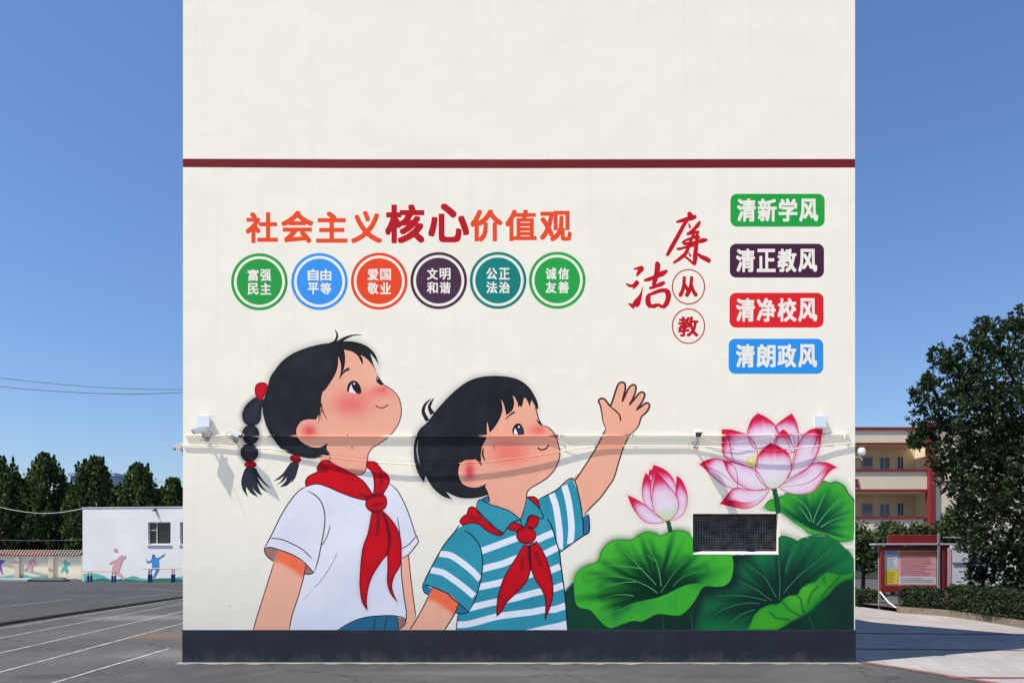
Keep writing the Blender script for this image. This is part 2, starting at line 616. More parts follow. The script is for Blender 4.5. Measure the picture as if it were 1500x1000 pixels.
def sheet(name, pts, mat, label=None):
    return tag(mesh(name, pts, [tuple(range(len(pts)))], mat), None, None, None, 'structure')

R_ = 900
sheet("ground", [(-R_, -60, 0), (R_, -60, 0), (R_, R_, 0), (-R_, R_, 0)], M_ASPH)

sheet("added_bounce_yard", [(-70, -55, .004), (70, -55, .004), (70, -2.15, .004), (-70, -2.15, .004)],  # unseen pale yard, added to bounce sunlight onto the gable wall
      ground_mat("bounce_yard_concrete", (0.62, 0.565, 0.49), (0.66, 0.605, 0.53), (0.58, 0.53, 0.455)))
# raised playground on the left with a dark kerb face towards the track
zp = 0.075
e0, e1 = gnd(-260, 947.5, zp), gnd(300, 867.5, zp)
dirv = (e1 - e0).normalized()
e1 = e0 + dirv * 75
pl = [e0, e1, Vector((-150, e1.y, zp)), Vector((-150, e0.y, zp))]
mb = MB()
mb.add(pl, [(0, 1, 2, 3)])
tag(mb.build("playground", M_ASPH2), kind='structure')
nrm = Vector((dirv.y, -dirv.x, 0))
mb = MB()
ll = (e1 - e0).length
ang = math.atan2(dirv.y, dirv.x)
rot = Matrix.Rotation(ang, 3, 'Z')
k = 0.0
while k < ll:
    L = 0.98
    c = e0 + dirv * (k + .49) + nrm * 0.06
    c.z = 0.036 + random.uniform(-.002, .002)
    mb.box(c, (L, 0.12, 0.08), rot, 0.012)
    k += 1.0
tag(mb.build("kerb", simple("dark_kerb", (0.045, 0.045, 0.045), 0.9, 0.3, 4, 0.003)), kind='structure')

def gline(a, b_, wdt, z):
    a, b_ = Vector(a), Vector(b_)
    d = (b_ - a); d.z = 0; d.normalize()
    n_ = Vector((-d.y, d.x, 0)) * wdt / 2
    k = 24
    vs, fs = [], []
    for i in range(k + 1):
        p = a.lerp(b_, i / k)
        j = Vector((-d.y, d.x, 0)) * random.uniform(-.008, .008)
        vs += [p + n_ + j, p - n_ + j]
    for i in range(k): fs.append((2 * i, 2 * i + 1, 2 * i + 3, 2 * i + 2))
    for v in vs: v.z = z
    return vs, fs

tm = MB()
for (x0, y0, x1, y1) in ((0, 984, 266, 913), (0, 956, 266, 895.5), (0, 934, 266, 884), (0, 920.5, 266, 876.5)):
    a, b_ = gnd(x0, y0), gnd(x1, y1)
    d = b_ - a
    tm.add(*gline(a - d * 0.5, b_ + d * 1.2, 0.05, 0.004))
tm.add(*gline(gnd(60, 1005), gnd(248, 949.5), 0.05, 0.004))
tag(tm.build("running_track_lines", M_LINE), kind='structure')
tm = MB()
for (x0, y0, x1, y1) in ((-40, 893, 103, 877.5), (172, 876.5, 245, 869.8), (90, 872.5, 160, 870.5), (205, 861, 268, 866)):
    tm.add(*gline(gnd(x0, y0, zp), gnd(x1, y1, zp), 0.055, zp + 0.004))
tag(tm.build("court_lines", M_LINE), kind='structure')

# cement apron along the foot of the gable
vs, fs = [], []
xs = np.linspace(wx(262), wx(1256), 90)
for i, x in enumerate(xs):
    vs += [(x, 0.05, 0.006), (x, -0.13 - 0.04 * math.sin(i * 1.3) - random.uniform(0, .09), 0.006)]
for i in range(len(xs) - 1): fs.append((2 * i, 2 * i + 1, 2 * i + 3, 2 * i + 2))
tag(mesh("cement_apron", vs, fs, ground_mat("apron_cement", (0.26, .255, .245), (.32, .31, .3), (.15, .148, .145), False, 3)), kind='structure')
# pale paving on the right with red bands
def pave_mat():
    m, nt, b = new_mat("pale_paving_tiles")
    g = N(nt, "ShaderNodeNewGeometry").outputs['Position']
    br = N(nt, "ShaderNodeTexBrick")
    br.offset = 0.0
    br.inputs['Scale'].default_value = 1.0
    br.inputs['Brick Width'].default_value = 0.4
    br.inputs['Row Height'].default_value = 0.4
    br.inputs['Mortar Size'].default_value = 0.006
    br.inputs['Color1'].default_value = (0.315, 0.285, 0.265, 1)
    br.inputs['Color2'].default_value = (0.36, 0.33, 0.31, 1)
    br.inputs['Mortar'].default_value = (0.22, 0.19, 0.175, 1)
    mp = N(nt, "ShaderNodeMapping"); mp.inputs['Rotation'].default_value = (0, 0, math.radians(14))
    nt.links.new(g, mp.inputs[0]); nt.links.new(mp.outputs[0], br.inputs['Vector'])
    f = noise(nt, g, 0.8, 6, 0.65)
    f2 = noise(nt, g, 40, 3, 0.7)
    v = mathn(nt, 'MULTIPLY', maprange(nt, f, 0.3, 0.75, 1.12, 0.75), maprange(nt, f2, .3, .7, .92, 1.08))
    vm = N(nt, "ShaderNodeVectorMath", operation='SCALE')
    nt.links.new(br.outputs['Color'], vm.inputs[0]); nt.links.new(v, vm.inputs[3])
    nt.links.new(vm.outputs[0], b.inputs['Base Color'])
    b.inputs['Roughness'].default_value = 0.8
    bump(nt, b, f2, 0.002)
    return m
M_PAVE = pave_mat()
M_REDPAVE = simple("red_paving_band", (0.20, 0.085, 0.075), 0.85, 0.25, 3)
edge = [gnd(1258, 969.5, .004), gnd(1300, 976, .004), gnd(1350, 984, .004), gnd(1410, 994, .004), gnd(1470, 1003, .004), gnd(1560, 1018, .004)]
far = [Vector((24, edge[-1].y, .004)), Vector((24, 13, .004)), Vector((4.6, 13, .004)), Vector((4.6, 0.02, .004))]
sheet("paving", edge + far, M_PAVE)
def strip(pts, off0, off1, z):
    vs, fs = [], []
    for i, p in enumerate(pts):
        d = (pts[min(i + 1, len(pts) - 1)] - pts[max(i - 1, 0)]); d.z = 0; d.normalize()
        n_ = Vector((-d.y, d.x, 0))
        for o in (off0, off1):
            q = p + n_ * o; q.z = z; vs.append(q)
    for i in range(len(pts) - 1): fs.append((2 * i, 2 * i + 1, 2 * i + 3, 2 * i + 2))
    return vs, fs
mb = MB()
mb.add(*strip(edge, 0.0, 0.13, 0.008))
a = gnd(1395, 993, .008); d = Vector((1, -0.02, 0))
mb.add(*strip([a, a + d * 3], 0.0, 0.14, 0.010))
for yy in (1.55, 4.2):
    p0 = Vector((5.2, yy, 0)); mb.add(*strip([p0, p0 + Vector((14, -0.9, 0))], 0, 0.14, 0.008 + yy * 0.0005))
tag(mb.build("paving_bands", M_REDPAVE), kind='structure')
# planting bed behind a low kerb
bed = [gnd(1316, 897.5), gnd(1350, 899.5), gnd(1390, 903), gnd(1440, 910), gnd(1500, 920), gnd(1580, 935)]
vs, fs = [], []
for p in bed: vs += [(p.x, p.y, 0), (p.x, p.y, .17), (p.x + .04, p.y + .16, .17), (p.x + .04, p.y + .16, 0)]
for i in range(len(bed) - 1):
    a = 4 * i
    for j in range(3): fs.append((a + j, a + 4 + j, a + 5 + j, a + 1 + j))
fs.append((0, 1, 2, 3))
tag(mesh("bed_kerb", vs, fs, simple("tan_kerb", (0.21, 0.165, 0.135), 0.85, 0.2, 5, 0.002)), kind='structure')
bedp = [(p.x + .1, p.y + .12, .12) for p in bed] + [(24, 9, .12), (24, 14, .12), (bed[0].x + .1, 14, .12)]
sheet("planting_bed", bedp, M_EARTH)

# ================================================================== GABLE BUILDING
EAVE = 11.4
XL, XR = wx(268), wx(1252.5)
bld = tag(empty("school_building"), "cream end gable of the tall school block, painted with two children, lotus flowers and slogans", "building")
wallcol = lin(WALLC) * ALB
BD = 24.0
vx0, vz1, vx1, vz0 = wx(VENT[0]), wz(VENT[1]), wx(VENT[2]), wz(VENT[3])
mb = MB()
# front face with the vent opening, and its reveals
xs = [XL, vx0, vx1, XR]; zs = [0, vz0, vz1, EAVE]
idx = {}
for i, x in enumerate(xs):
    for j, z in enumerate(zs):
        idx[i, j] = len(mb.v); mb.v.append((x, 0, z))
for i in range(3):
    for j in range(3):
        if (i, j) != (1, 1): mb.f.append((idx[i, j], idx[i + 1, j], idx[i + 1, j + 1], idx[i, j + 1]))
rd = 0.11
mb.add([(vx0, 0, vz0), (vx0, rd, vz0 + .045), (vx0, rd, vz1), (vx0, 0, vz1)], [(0, 1, 2, 3)])
mb.add([(vx1, 0, vz0), (vx1, rd, vz0 + .045), (vx1, rd, vz1), (vx1, 0, vz1)], [(3, 2, 1, 0)])
mb.add([(vx0, 0, vz1), (vx1, 0, vz1), (vx1, rd, vz1), (vx0, rd, vz1)], [(0, 1, 2, 3)])
RD, RZ = 5.1, 6.8
for X in (XL, XR):
    mb.add([(X, 0, 0), (X, BD, 0), (X, BD, RZ), (X, RD, RZ), (X, 0, EAVE)], [(0, 1, 2, 3, 4)])
mb.add([(XL, BD, 0), (XR, BD, 0), (XR, BD, RZ), (XL, BD, RZ)], [(3, 2, 1, 0)])
mb.build("wall", M_PAINT, bld, wallcol)
mb = MB()
mb.add([(XL, 0, EAVE), (XR, 0, EAVE), (XR, RD, RZ), (XL, RD, RZ), (XR, BD, RZ), (XL, BD, RZ)], [(0, 1, 2, 3), (3, 2, 4, 5)])
mb.build("roof", simple("red_roof_tiles", (0.22, 0.06, 0.045), 0.8, 0.25, 3), bld)
mb = MB()
pt = wz(922)
mb.bar((XL - .008, -.012, -.05), (XR + .008, -.0005, pt), 0.004)
mb.build("plinth", M_PLINTH, bld)
# white sloping sill of the vent
mb = MB()
mb.add([(vx0, -.003, vz0 - .004), (vx1 + .004, -.003, vz0 - .004), (vx1 + .004, -.003, vz0 + .012), (vx0, -.003, vz0 + .012),
        (vx0, .10, vz0 + .058), (vx1 - .004, .10, vz0 + .058)], [(0, 1, 2, 3), (3, 2, 5, 4), (0, 3, 4), (1, 5, 2)])
vent = None
M_GRILLE = simple("dusty_dark_grille", (0.060, 0.062, 0.068), 0.8, 0.75, 9)
M_DARK = simple("dark_duct", (0.026, 0.027, 0.030), 0.9, 0.7, 11)
vb = MB()
z0, z1 = vz0 + .05, vz1 - .008
vb.bar((vx0 + .004, .10, vz0 + .03), (vx1 - .004, .106, vz1 - .002))
vent = vb.build("vent_opening", M_DARK, bld)
mb.build("sill", simple("white_sill", (0.78, 0.78, 0.76), 0.7, 0.05, 8), vent)
gb = MB()
x = vx0 + .05
while x < vx1 - .03:
    gb.bar((x - .0075, .082, z0), (x + .0075, .090, z1)); x += 0.0385
z = z0 + .03
while z < z1 - .01:
    gb.bar((vx0 + .012, .074, z - .007), (vx1 - .012, .0815, z + .007)); z += 0.0385
gb.build("grille", M_GRILLE, vent)
fb = MB()
for (a, b2) in (((vx0 + .002, .066, z0 - .01), (vx0 + .03, .096, z1)), ((vx1 - .045, .066, z0 - .01), (vx1 - .006, .096, z1)),
                ((vx0 + .03, .066, z1 - .03), (vx1 - .045, .096, z1)), ((vx0 + .03, .066, z0 - .01), (vx1 - .045, .096, z0 + .016))):
    fb.bar(a, b2, .003)
fb.build("frame", M_DARK, vent)

# maroon belt
belt = np.array([(268, 232.6), (500, 233.4), (760, 233.6), (1000, 233.2), (1252.5, 233), (1252.5, 245.6), (1000, 246.2), (760, 246.6), (500, 246.4), (268, 245)], float)
paint("belt_band", belt, (108, 30, 33), bld)

# ------------------------------------------------------------------ slogans
s1 = lambda x0, y0, x1, y1: (320 + x0 / 5, 280 + y0 / 5, 320 + x1 / 5, 280 + y1 / 5)
q = 4.6875
s2 = lambda x0, y0, x1, y1: (560 + x0 / q, 280 + y0 / q, 560 + x1 / q, 280 + y1 / q)
OR = (228, 76, 40); DR = (178, 22, 36)
letters("title_character", [("社", *s1(200, 155, 435, 380)), ("会", *s1(460, 145, 695, 380)), ("主", *s1(715, 150, 945, 378)),
        ("义", *s1(972, 145, 1198, 380)), ("价", *s2(605, 128, 825, 347)), ("值", *s2(845, 128, 1060, 343)), ("观", *s2(1082, 135, 1300, 345))], OR, bld, 1.35, True)
letters("title_character", [("核", *s2(20, 92, 290, 358)), ("心", *s2(315, 85, 597, 352))], DR, bld, 1.9, True)
CREAM = (235, 229, 217)
badges = [(380, 412.7, (38, 152, 68), "富强民主"), (468, 412.3, (56, 146, 226), "自由平等"), (555.5, 411.8, (226, 72, 36), "爱国敬业"),
          (642.7, 411, (72, 48, 70), "文明和谐"), (729.6, 410.7, (18, 124, 116), "公正法治"), (816.3, 410.5, (38, 158, 70), "诚信友善")]
for cx, cy, c, t in badges:
    ri = mesh_ring = None
    n = 72
    o_, i_ = ellipse(cx, cy, 41.5, 41.7, 0, n), ellipse(cx, cy, 37.3, 37.5, 0, n)
    V = to_wall(np.concatenate([o_, i_]), nexty())
    Fc = [(k, (k + 1) % n, n + (k + 1) % n, n + k) for k in range(n)]
    bd_ = paint("value_badge", ellipse(cx, cy, 33.4, 33.6, 0, 64), c, bld)
    mesh("ring", V, Fc, M_PAINT, bd_, np.tile(lin(c), (2 * n, 1)))
    pos = [(cx - 17.2, cy - 18.3), (cx + 1.3, cy - 18.3), (cx - 17.2, cy + 1.8), (cx + 1.3, cy + 1.8)]
    letters("lettering", [(ch, x, y, x + 15.9, y + 17.0) for ch, (x, y) in zip(t, pos)], CREAM, bd_, 0.42)

def rrect(x0, y0, x1, y1, r):
    out = []
    for cx, cy, a0 in ((x1 - r, y0 + r, -90), (x1 - r, y1 - r, 0), (x0 + r, y1 - r, 90), (x0 + r, y0 + r, 180)):
        for k in range(8):
            a = math.radians(a0 + 90 * k / 7)
            out.append((cx + r * math.cos(a), cy + r * math.sin(a)))
    return np.array(out)
for (x0, y0, x1, y1, c, t, tx, ty0, ty1) in (
        (1070, 284, 1208, 332, (34, 156, 64), "清新学风", 1079.6, 291, 324.6),
        (1069, 357, 1207, 406.5, (70, 36, 62), "清正教风", 1078.2, 364.5, 398.5),
        (1068.6, 428.8, 1206.4, 479.7, (216, 36, 44), "清净校风", 1078.2, 436.7, 471),
        (1067.4, 496, 1206, 547.2, (44, 142, 220), "清朗政风", 1078, 504, 538)):
    pq = paint("slogan_panel", rrect(x0, y0, x1, y1, 9.5), c, bld)
    letters("lettering", [(ch, tx + k * 30.4, ty0, tx + k * 30.4 + 27.6, ty1) for k, ch in enumerate(t)], (234, 228, 214), pq, 0.95)

CR = (188, 20, 36)
def ring(name, cx, cy, rx, ry, wdt, c, par):
    n = 64
    V = to_wall(np.concatenate([ellipse(cx, cy, rx, ry, 0, n), ellipse(cx, cy, rx - wdt, ry - wdt, 0, n)]), nexty())
    return mesh(name, V, [(k, (k + 1) % n, n + (k + 1) % n, n + k) for k in range(n)], M_PAINT, par, np.tile(lin(c), (2 * n, 1)))
for cy, ch, bx in ((420, "从", (994, 404.5, 1022, 435)), (477.5, "教", (993.3, 463.4, 1023, 493))):
    r0 = ring("circled_character", 1008.5, cy, 24.4, 26, 1.7, CR, bld)
    letters("lettering", [(ch, *bx)], CR, r0, 1.2 if ch == "从" else .85)
S = lambda s: P(s, 900, 300, 5.882)
K5 = 5.882
cal = []
def brush(s, w0): cal.append((S(s), [q_ * 1.22 / K5 for q_ in w0], CR))
brush("638,62 650,85 662,112", [16, 34, 40, 30])
brush("530,150 590,134 650,116 706,100", [10, 26, 30, 40, 22])
brush("640,120 600,170 560,245 510,335 452,440", [20, 26, 28, 30, 30, 32, 20])
brush("738,140 715,180 680,215 640,248 622,250", [14, 30, 22, 24, 16])
brush("640,160 650,190 652,205", [8, 16, 8])
brush("625,252 670,240 732,232", [12, 30, 26, 16])
brush("588,318 640,296 690,280 738,280", [10, 20, 18, 30, 16])
brush("582,316 610,335 690,325 750,310 802,300", [8, 24, 20, 24, 36, 14])
brush("535,376 560,380 640,358 712,346", [8, 22, 18, 22, 14])
brush("690,245 662,300 640,360 612,420 560,466 506,502", [16, 22, 22, 26, 28, 24, 14])
brush("715,245 708,330 698,420 692,520", [18, 26, 28, 32, 34, 16])
brush("600,440 640,470 690,515", [14, 16, 18, 20])
brush("640,410 655,440 660,430", [8, 14, 8])
brush("700,410 745,445 790,466 828,490", [10, 24, 32, 36, 22])
brush("165,552 200,548 236,545 214,578 190,614", [8, 18, 30, 34, 26, 10])
brush("98,676 130,696 165,694 196,664 188,690 160,724", [6, 20, 22, 26, 30, 22, 8])
brush("246,706 228,772 205,822 176,872", [3, 10, 22, 38, 52, 40])
brush("120,850 150,866 176,880", [6, 28, 34])
brush("252,652 300,640 350,622 400,598 458,566", [10, 28, 28, 30, 40, 16])
brush("362,488 372,520 366,580 352,640 336,694", [12, 40, 38, 36, 34, 24])
brush("298,722 340,706 390,688 436,666", [10, 26, 26, 34, 18])
brush("306,762 290,800 292,845 312,884", [14, 34, 38, 36, 24])
brush("300,775 350,755 400,738 445,740 464,770 462,810 448,850 415,888", [16, 26, 28, 30, 40, 38, 36, 36, 24])
brush("300,870 340,872 378,862 415,882", [20, 32, 22, 26])
lines("calligraphy", cal, bld)

LAYER[0] = 3.5
# ------------------------------------------------------------------ GIRL
A = lambda s: P(s, 330, 470, 5)
B = lambda s: P(s, 350, 660, 5)
C_ = lambda s: P(s, 350, 740, 5)
E = lambda s: P(s, 340, 550, 5.405)
H = lambda s: P(s, 470, 500, 10)
SKIN = np.array((231, 168, 141.0))
HAIR = np.array((43, 47, 57.0)); INK = (38, 34, 42); SKINK = (92, 44, 40)
def g2(x, y, cx, cy, sx, sy): return np.exp(-((x - cx) / sx) ** 2 - ((y - cy) / sy) ** 2)

def hairfn(poly, seed):
    def fn(x, y):
        f = 0.5 + 0.5 * vnoise(x, y, 0.045, seed) + 0.25 * vnoise(x, y, 0.15, seed + 1)
        c = mixv((44, 47, 56), (30, 32, 38), np.clip(f, 0, 1))
        return mixv(c, (24, 25, 30), 0.6 * np.exp(-dist(poly, x, y) / 5))
    return fn

g_hair = smooth(A("310,480 330,410 370,350 420,290 490,240 570,205 650,180 720,167 780,160 850,150 920,148 980,160 1030,180 1075,215 1105,258 1126,325* 1098,280 1062,238* 1080,300 1113,397* 1085,335 1050,290 1010,258 990,250* 1006,282 1008,322* 990,290 970,255 930,225 870,210* 878,260 876,310 868,352 833,427* 846,370 846,315 828,256* 824,330 805,390 770,450 735,500 714,520 704,560 700,610 692,670 663,722* 630,720 590,722 555,737 528,775 520,810 530,850 560,885 600,910 650,925 700,922 746,897* 736,935 755,965 768,990*")
        + E("720,640 650,655 580,650 500,630 430,605 380,570 320,490 280,420 250,330 240,260 243,215"))
g_face = smooth(A("600,300 700,200 870,190 1000,240 1060,262 1085,330 1110,390 1132,430 1160,465 1200,489 1240,520 1270,560 1285,610 1290,660 1283,710 1265,760 1235,805 1215,828 1180,862 1120,903 1085,923 1063,946 1048,972 1043,1000")
        + B("937,105 926,150 905,170 880,177 850,172 760,150 640,140") + A("690,1000 700,940 600,920 535,880 500,800 540,720 620,600"))
def facefn(x, y):
    c = mixv(SKIN, (238, 178, 152), 0.5 * g2(x, y, 540, 545, 40, 35))
    c = mixv(c, (226, 104, 100), 0.82 * g2(x, y, 515, 592, 27, 17))
    c = mixv(c, (228, 120, 112), 0.55 * g2(x, y, 548, 577, 34, 8))
    c = mixv(c, (226, 104, 100), 0.75 * g2(x, y, 557, 571, 11, 6))
    c = mixv(c, (214, 70, 66), 0.85 * g2(x, y, 562, 569, 2.2, 2.2))
    c = mixv(c, (216, 74, 82), 0.95 * g2(x, y, 453, 631, 10, 9))
    c = mixv(c, (190, 122, 108), 0.55 * sstep(683, 689, y) * (x > 480))
    return c
spray("spray", [g_hair], (76, 76, 78), 0.22, 5, bld, fade=lambda x, y: sstep(640, 480, x + 0.25 * (y - 560)))
braid = [smooth(E("200,168 150,195 105,240 80,300 88,355 118,390 160,396 200,385 226,348 232,300 238,250 262,200")),
         ellipse(*[340 + 147 / 5.405, 550 + 466 / 5.405], 12.7, 14.6), ellipse(340 + 137 / 5.405, 550 + 610 / 5.405, 13.0, 13.6)]
girl = paint("painted_girl", g_face, facefn, bld, 3.0)
spray("spray", braid, (66, 66, 70), 0.4, 3.5, girl)
paint("hair", g_hair, hairfn(g_hair, 3), girl, 4)
def braidfn(x, y):
    d = np.minimum.reduce([dist(p, x, y) for p in braid])
    return mixv((45, 49, 60), (26, 27, 32), np.clip(0.9 * np.exp(-d / 4) + 0.15 * vnoise(x, y, .2, 4), 0, 1))
paint("braid", braid, braidfn, girl, 3)
tail1 = smooth(E("112,728 82,790 72,850 88,910 128,960* 112,912 112,880* 150,930 208,962* 176,915 160,885* 195,925 240,950* 217,900 198,848* 232,893 286,929* 236,870 200,800* 258,860 316,896* 250,832 206,765 182,728"))
tail2 = smooth(E("470,685 432,730 395,780 325,835* 372,820 412,792* 385,835 345,870* 402,838 436,800* 420,838 376,880* 436,868 482,820* 462,858* 500,808 520,745 527,692"))
paint("braid_tail", tail1, (44, 48, 59), girl); paint("braid_tail", tail2, (44, 48, 59), girl)
def bandfn(poly): return lambda x, y: mixv((190, 18, 32), (110, 12, 24), np.clip(np.exp(-dist(poly, x, y) / 2.0), 0, 1))
for pb in (ellipse(366.8, 680, 9.3, 5.2), ellipse(432.9, 671.6, 8.6, 5.6, 18)):
    paint("hair_band", pb, bandfn(pb), girl, 1.5)
pb = smooth(A("215,500 225,465 260,448 300,455 312,480 295,530 268,580 232,562 217,530"))
paint("hair_bobble", pb, lambda x, y, p=pb: mixv((198, 16, 34), (140, 12, 26), np.clip(np.exp(-dist(p, x, y) / 2.0), 0, 1)), girl, 2)
paint("eye", smooth(H("392,735 384,695 395,640 430,590 480,572 530,590 575,650 593,720 582,758 545,765 470,745")), (30, 30, 34), girl)
paint("eye_white", smooth(H("412,742* 418,690 447,622* 468,690 522,760*")), (226, 222, 232), girl)
paint("eye_glint", ellipse(518.8, 561.7, 1.3, 1.3), (245, 245, 248), girl)
paint("eye", smooth(H("808,560 815,528 835,512 850,520* 885,572 928,628* 890,640 850,622 822,592")), (30, 30, 34), girl)
paint("eye_glint", ellipse(553.2, 554.8, 0.9, 0.9), (240, 240, 244), girl)
g_shirt = smooth(B("500,258 440,292 380,360 310,470 240,612 186,712* 230,708 290,722 380,755 460,800 500,840* 480,920") + C_("430,700 390,830 368,915* 720,915* 800,865 880,830 960,812 1060,805 1130,805 1190,815 1226,832* 1222,760 1206,680 1196,600 1190,500 1190,385* 1240,360 1290,300 1314,262* 1290,200 1250,80")
        + B("1215,390 1160,290 1100,237 1040,180 960,140 900,190 800,190 700,150 560,220"))
def shirtfn(x, y):
    f = 0.5 + 0.5 * vnoise(x, y, 0.05, 11)
    return mixv((226, 228, 236), (215, 219, 231), np.clip(f, 0, 1))
# shirt is painted under the chin: shift the neck up again afterwards with the scarf
paint("shirt", g_shirt, shirtfn, girl, 6)
neck = smooth(A("760,950* 1063,946* 1048,972 1043,1000") + B("937,105 926,150 905,170 880,177 850,172 760,150 640,140 655,60*"))
paint("neck", neck, facefn, girl, 3)
arm1 = smooth(C_("290,328* 340,340 420,380 490,432* 470,540 430,680 390,800 366,915* 105,915* 130,820 200,602 258,412* 275,370"))
hem1 = smooth(C_("270,320 340,340 420,380 500,440"), False)
def armfn(hem, depth):
    def fn(x, y):
        d = dist(hem, x, y, False)
        c = mixv((238, 176, 148), (230, 152, 102), 0.5 * np.exp(-((d - depth) / 4) ** 2))
        return mixv(c, (240, 112, 76), 1 - sstep(depth - 3, depth + 3, d))
    return fn
paint("arm", arm1, armfn(hem1, 17), girl, 3)
paint("sleeve_lining", [smooth(C_("186,308* 240,310 291,328* 256,412* 212,380 188,345")), smooth(C_("490,433* 550,490* 520,502 478,500*"))], (158, 116, 104), girl)
arm2 = smooth(C_("1190,385* 1240,360* 1250,450 1270,620 1297,820* 1252,915* 1168,915* 1222,850 1226,780 1206,640 1190,500"))
paint("arm", arm2, (238, 176, 148), girl)
paint("skirt", smooth(C_("718,915* 800,865 880,830 960,812 1060,805 1158,812* 1168,915*")), (40, 104, 136), girl)
paint("hem_lining", smooth(C_("1158,815* 1224,835 1212,872 1172,910* 1166,870")), (150, 116, 106), girl)
sw = [smooth(B("572,120 600,77 650,68 700,98 800,150 900,210 950,270 984,326* 930,362* 850,345 740,305 650,265 570,243 490,262* 487,220 512,183 575,152 570,135")),
      smooth(B("936,77* 1000,85 1030,115 1050,142 1085,170 1103,210 1095,250 1067,300 1050,328* 978,332* 990,270 985,190 965,145 934,115")),
      smooth(C_("972,45* 945,200 910,300 895,400 885,550 890,640 905,710 940,764* 935,690 950,590 985,500 1050,400 1088,350 1100,200 1052,40*")),
      smooth(C_("1056,40* 1110,95 1160,170 1185,250 1190,350 1180,440 1140,510 1120,580 1130,640 1156,700* 1110,640 1087,560 1090,450 1088,350 1100,280 1090,180"))]
knot = smooth(B("928,375 945,337 1000,320 1060,322 1083,360 1076,410 1040,442 990,452 950,432 930,405"))
spray("spray", sw[2:], (206, 140, 160), 0.28, 3, girl, 1.5)
def scarffn(polys, creases):
    def fn(x, y):
        d = np.minimum.reduce([dist(p, x, y) for p in polys])
        c = mixv((204, 14, 30), (188, 12, 28), np.clip(0.5 + 0.5 * vnoise(x, y, .12, 5), 0, 1))
        for cr in creases:
            c = mixv(c, (112, 14, 28), 0.75 * np.exp(-(dist(cr, x, y, False) / 2.2) ** 2))
        return mixv(c, (120, 12, 26), 0.7 * np.exp(-d / 1.6))
    return fn
cre = [smooth(B(s), False) for s in ("580,125 640,130", "640,140 590,150", "890,315 950,345", "1020,470 1020,560", "1040,165 1045,240", "985,400 1050,385", "955,430 1010,445")]
cre += [smooth(C_(s), False) for s in ("1022,60 1018,150 1010,215", "1055,60 1092,150 1104,250 1090,345")]
paint("scarf", sw + [knot], scarffn(sw + [knot], cre), girl, 1.8)
gi = []
def gl(pts, w_=1.3, c=INK, tp=(0.4, 0.4)): gi.append((pts, [q_ * 1.2 for q_ in w_] if isinstance(w_, list) else w_ * 1.25, c, tp))
gl(A("1108,385 1132,430 1160,465 1200,489 1240,520 1270,560 1285,610 1290,660 1283,710 1265,760 1235,805 1215,828 1180,862 1120,903 1085,923 1063,946 1048,972 1043,1000") + B("937,105 926,150 905,170 880,177 850,172 820,160"), 1.1, SKINK)
gl(H("418,398 360,425 310,478 265,558"), [3.4, 2.8, 1.6, 0.6], (52, 34, 36))
gl(A("1100,615 1118,630 1150,636 1178,624 1192,609"), 1.3, (84, 40, 40))
gl(A("803,62 820,105 803,150 765,172"), [0.4, 2.6, 3.0, 4.0], (30, 31, 36))
gl(A("1000,102 940,104 880,125 815,165"), [0.3, 1.6, 3.4, 5.0], (30, 31, 36))
gl(A("702,600 712,655 748,727"), [2.2, 1.4, 0.4], (34, 32, 38))
gl(A("692,640 690,690 682,755"), [2.0, 1.2, 0.3], (34, 32, 38))
gl(A("704,650 700,690 706,730"), [1.2, 0.8, 0.3], (34, 32, 38))
gl(A("750,895 738,930 757,962 768,995") + B("662,75 662,88"), 1.0, INK)
gl(B("490,263 440,292 380,360 310,470 240,612 186,712"), 1.3)
gl(B("186,712 230,706 290,722 380,755 460,800 550,890"), 1.3)
gl(B("186,712 190,745 215,780 256,810"), 1.2); gl(B("550,890 520,902 478,900"), 1.2)
gl(B("500,293 555,322 600,370 625,440 630,510 618,610 602,690 580,800 550,890"), 1.3)
gl(B("668,545 655,600 630,655 604,692"), 1.0); gl(B("232,640 300,645 380,675 470,725 535,788"), 1.2)
gl(B("720,742 680,830 600,950 548,1005"), 0.8, (120, 122, 134)); gl(C_("540,610 500,660 470,692"), 0.6, (170, 170, 180))
gl(C_("258,412 200,600 130,820 105,912"), 1.2, SKINK); gl(C_("490,432 470,540 430,680 390,800 368,912"), 1.2, SKINK)
gl(B("1102,238 1160,290 1215,390 1250,480") + C_("1290,200 1314,262 1290,300 1240,360 1190,385"), 1.2)
gl(C_("1300,218 1250,280 1195,315"), 1.1); gl(B("1160,486 1170,540 1180,620"), 0.9)
gl(C_("1190,385 1190,500 1206,640 1226,780 1224,835 1212,872 1172,910"), 1.2); gl(C_("1242,360 1250,450 1270,620 1297,820"), 1.2, SKINK)
gl(C_("720,912 800,865 880,830 960,812 1060,805 1130,805 1190,815 1226,832"), 1.2); gl(C_("1000,820 993,860 985,912"), 1.0); gl(C_("1085,812 1075,860 1065,912"), 1.0); gl(C_("1158,815 1165,860 1170,912"), 1.0)
for sp_ in sw: gl([(a, b2, True) for a, b2 in np.concatenate([sp_, sp_[:1]])], 0.9, (84, 12, 26))
gl([(a, b2, True) for a, b2 in np.concatenate([knot, knot[:1]])], 0.9, (84, 12, 26))
lines("outline", gi, girl)

